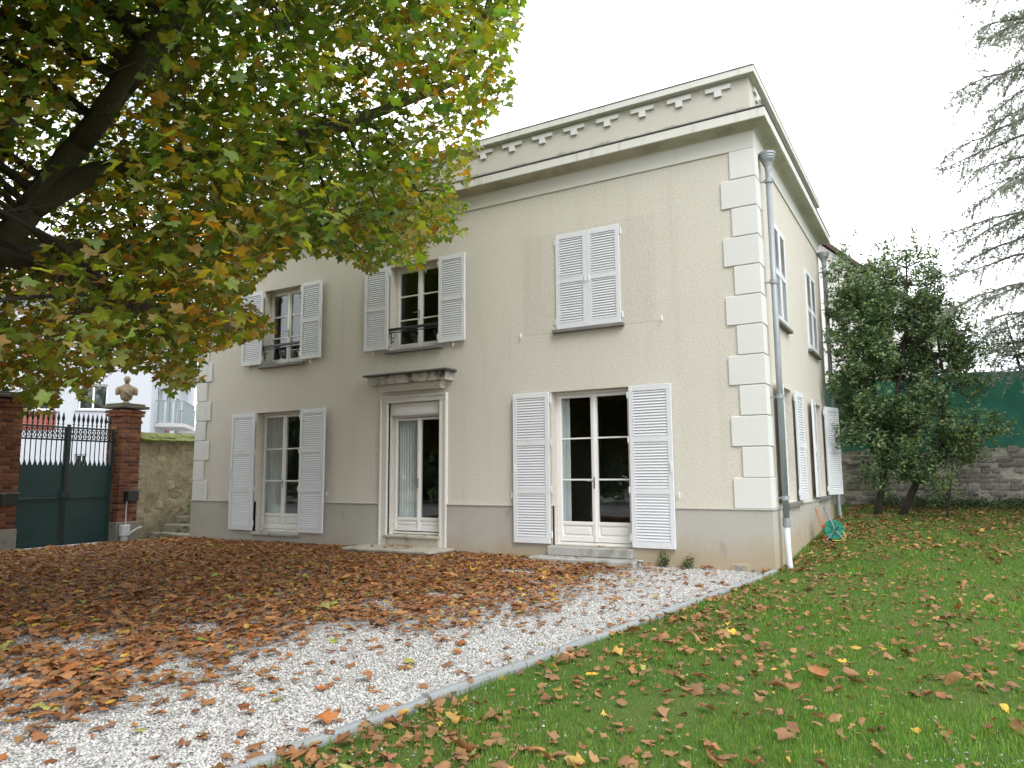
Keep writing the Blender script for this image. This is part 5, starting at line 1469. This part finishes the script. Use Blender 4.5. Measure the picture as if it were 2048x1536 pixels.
shrub('leafy_sapling', 'loose light green sapling in front of the netting beside the dark shrub', 'shrub', (b3[0], b3[1], zb),
      [[(b3[0], b3[1], zb - .1, .025), (*A(1905, 930, 14.7), .02), (*A(1935, 870, 14.7), .015), (*A(2010, 860, 14.7), .008)], [(*A(1905, 930, 14.7), .015), (*A(1930, 980, 14.4), .012), (*A(1950, 920, 14.5), .008)]],
      [(A(1945, 880, 14.6), (.55, .4, .35)), (A(1890, 975, 14.5), (.35, .35, .3)), (A(2000, 860, 14.7), (.35, .3, .2))], 110, 9, .05, .09, yg + dk[2:], hole=-.5, avoid=hw_av)
shrub('step_plant', 'bright green leafy plant growing at the top of the mossy steps', 'plant', (-13.9, 1.25, .585),
      [[(-13.9, 1.3, .4, .01), (-13.9, 1.3, .75, .005)]], [((-13.85, 1.3, .62), (.35, .25, .17)), ((-14.15, 1.5, .66), (.25, .2, .12))], 70, 9, .05, .09, [(.10, .22, .03), (.08, .18, .03), (.13, .24, .04)], hole=-1)
for i, (x, y, h, lb) in enumerate(((-1.50, -.10, .22, 'taller grey-green weed sprouting from the gravel below the right-hand shutter'), (-1.13, -.10, .15, 'small grey-green weed sprouting against the plinth near the corner'))):
    shrub('weed', lb, 'weed', (x, y, 0), [[(x, y, -.02, .006), (x + .01, y, h * .9, .003)], [(x, y, -.02, .005), (x - .06, y - .02, h * .6, .003)]],
          [((x, y - .01, h * .55), (.07, .05, h * .5)), ((x - .06, y - .02, h * .4), (.05, .05, h * .3))], 24, 8, .025, .045, [(.12, .16, .06), (.10, .14, .05)], hole=-1, spread=.04, group='weeds at the foot of the wall')
# evergreens on the far side of the garden, behind the viewer: the windows mirror them
for i, (x, y, h) in enumerate(((-9, -23, 9.5), (-14.5, -24, 8.5), (-21, -22, 10), (-28, -21, 9), (-36, -19, 9.5), (-25, -25, 11), (-32, -20, 10), (-42, -15, 10), (-17.5, -26, 11))):
    shrub('evergreen_tree', ('first', 'third', 'fifth', 'seventh', 'ninth', 'sixth', 'eighth', 'last', 'fourth')[i] + ' dark evergreen in the row mirrored by the windows', 'tree', (x, y, 0),
          [[(x, y, -.1, .3), (x, y, h * .5, .2), (x, y, h * .9, .05)]], [((x, y, h * .45), (3.2, 2.2, h * .45)), ((x + 1, y, h * .3), (2.6, 2.0, h * .3))], 900, 6, .35, .7, dk, hole=-.6, spread=.5, group='evergreens across the garden')
# low growth along the garden wall
cx = RNG.uniform(.6, 8.5, 900); cy = WY - .15 - np.abs(RNG.normal(0, .38, 900)); q = np.stack([cx, cy, ground_z(cx, cy) + np.abs(RNG.normal(0, .10, 900)) + .02], 1)
q = np.repeat(q, 8, 0) + RNG.normal(0, .06, (7200, 3)); q[:, 1] = np.minimum(q[:, 1], WY - .1)
R = rot_from(RNG.normal(0, .5, (7200, 3)) + np.array([0, -.3, .8]), RNG.normal(0, 1, (7200, 3)))
V = np.einsum('nij,vj->nvi', R, oval) * RNG.uniform(.04, .085, 7200)[:, None, None] + q[:, None, :]
c = np.array([(.035, .075, .022), (.05, .10, .025), (.028, .06, .02), (.075, .12, .03)])[RNG.integers(0, 4, 7200)] * RNG.uniform(.7, 1.3, (7200, 1))
link('ground_cover', leaf_cloud('ground_cover', V, np.repeat(c[:, None], len(oval), 1), 'bush_leaf', OF), kind='stuff', label='low green plants along the foot of the garden wall')

# ================================================================ cedar at the right edge
ced = thing('cedar_tree', 'blue-grey cedar with drooping branches reaching in at the right edge', 'tree', (5.9, 7.2, .45))
tz = [(5.9, 7.2, .3, .30), (5.85, 7.2, 3, .26), (5.9, 7.15, 6, .20), (5.9, 7.2, 9, .13), (5.9, 7.2, 12.5, .04)]
MB().tube([q[:3] for q in tz], [q[3] for q in tz], 12).build('trunk', 'bark_dark', ced, smooth=True)
tuft_p = []; tuft_d = []
br = MB()
for wz in np.arange(3.2, 12.2, .50):
    n_az = 6
    a0 = RNG.uniform(0, 2 * math.pi)
    for i in range(n_az):
        az = a0 + i * 2 * math.pi / n_az + RNG.uniform(-.3, .3)
        L = (5.0 - .27 * (wz - 3.4)) * RNG.uniform(.72, 1.05)
        dv = np.array([math.cos(az), math.sin(az), 0]); sd = np.array([-dv[1], dv[0], 0])
        base = np.array([5.9, 7.2, wz]); N_ = 16; cur = []
        for s in np.linspace(0, 1, N_):
            cur.append(base + dv * L * s + sd * .25 * math.sin(s * 3 + i) * s + np.array([0, 0, L * (.26 * s - .38 * s * s)]) + RNG.normal(0, .015, 3))
        cut = next((j for j, q_ in enumerate(cur) if (lambda u: u[2] > 0 and (u[0] < 1885 or (u[0] < 1975 and u[1] > 640)))(project(q_))), N_)
        if cut < 4: continue
        cur = cur[:cut]; N_ = cut
        MBr = br.tube(cur, list(np.linspace(.055, .007, N_)), 5, cap=False)
        if wz > 10.6 and RNG.random() < .3: continue
        for k_ in range(2, N_):
            for s_ in (-1, 1):
                for rep in range(3):
                    if RNG.random() < .10: continue
                    st0 = cur[k_] * (1 - rep * .33) + cur[k_ - 1] * rep * .33
                    l2 = RNG.uniform(.35, 1.0) * (1.15 - k_ / N_ * .6)
                    dr = sd * s_ * RNG.uniform(.25, 1.0) + dv * RNG.uniform(.1, .9) + np.array([0, 0, RNG.uniform(-.95, .12)])
                    dr /= np.linalg.norm(dr)
                    c2 = [st0 + dr * l2 * s + np.array([0, 0, -.28 * l2 * s * s]) for s in np.linspace(0, 1, 5)]
                    br.tube(c2, [.006, .005, .004, .003, .002], 3, cap=False)
                    m_ = int(l2 / .028)
                    ss = RNG.random(m_) * .95 + .05
                    pp = st0 + dr * (l2 * ss)[:, None] + np.array([0, 0, -.28 * l2])[None] * (ss ** 2)[:, None] + RNG.normal(0, .012, (m_, 3))
                    tuft_p.append(pp); tuft_d.append(np.repeat(dr[None], m_, 0))
br.build('branches', 'bark_grey', ced, kind='stuff')
tp = np.concatenate(tuft_p); td = np.concatenate(tuft_d)
sel = RNG.permutation(len(tp))[:170000]; tp, td = tp[sel], td[sel]
ns = 3; tp = np.repeat(tp, ns, 0); td = np.repeat(td, ns, 0); n = len(tp)
dd = td * .35 + RNG.normal(0, .7, (n, 3)) + np.array([0, 0, .35]); dd /= np.linalg.norm(dd, axis=1, keepdims=True)
sidev = np.cross(dd, RNG.normal(0, 1, (n, 3))); sidev /= np.maximum(np.linalg.norm(sidev, axis=1, keepdims=True), 1e-6)
ln = RNG.uniform(.045, .085, n)[:, None]
V = np.stack([tp - sidev * .008, tp + sidev * .008, tp + dd * ln], 1)
c = np.array([(.21, .245, .23), (.25, .28, .255), (.17, .205, .19), (.27, .29, .24)])[RNG.integers(0, 4, n)] * RNG.uniform(.75, 1.25, (n, 1))
link('foliage', leaf_cloud('foliage', V, np.repeat(c[:, None], 3, 1), 'needle', np.array([(0, 1, 2)])), ced, kind='stuff')
print('leaves', N_TREE, 'litter', len(pos), 'grass', N_GRASS, 'objects', len(bpy.data.objects))
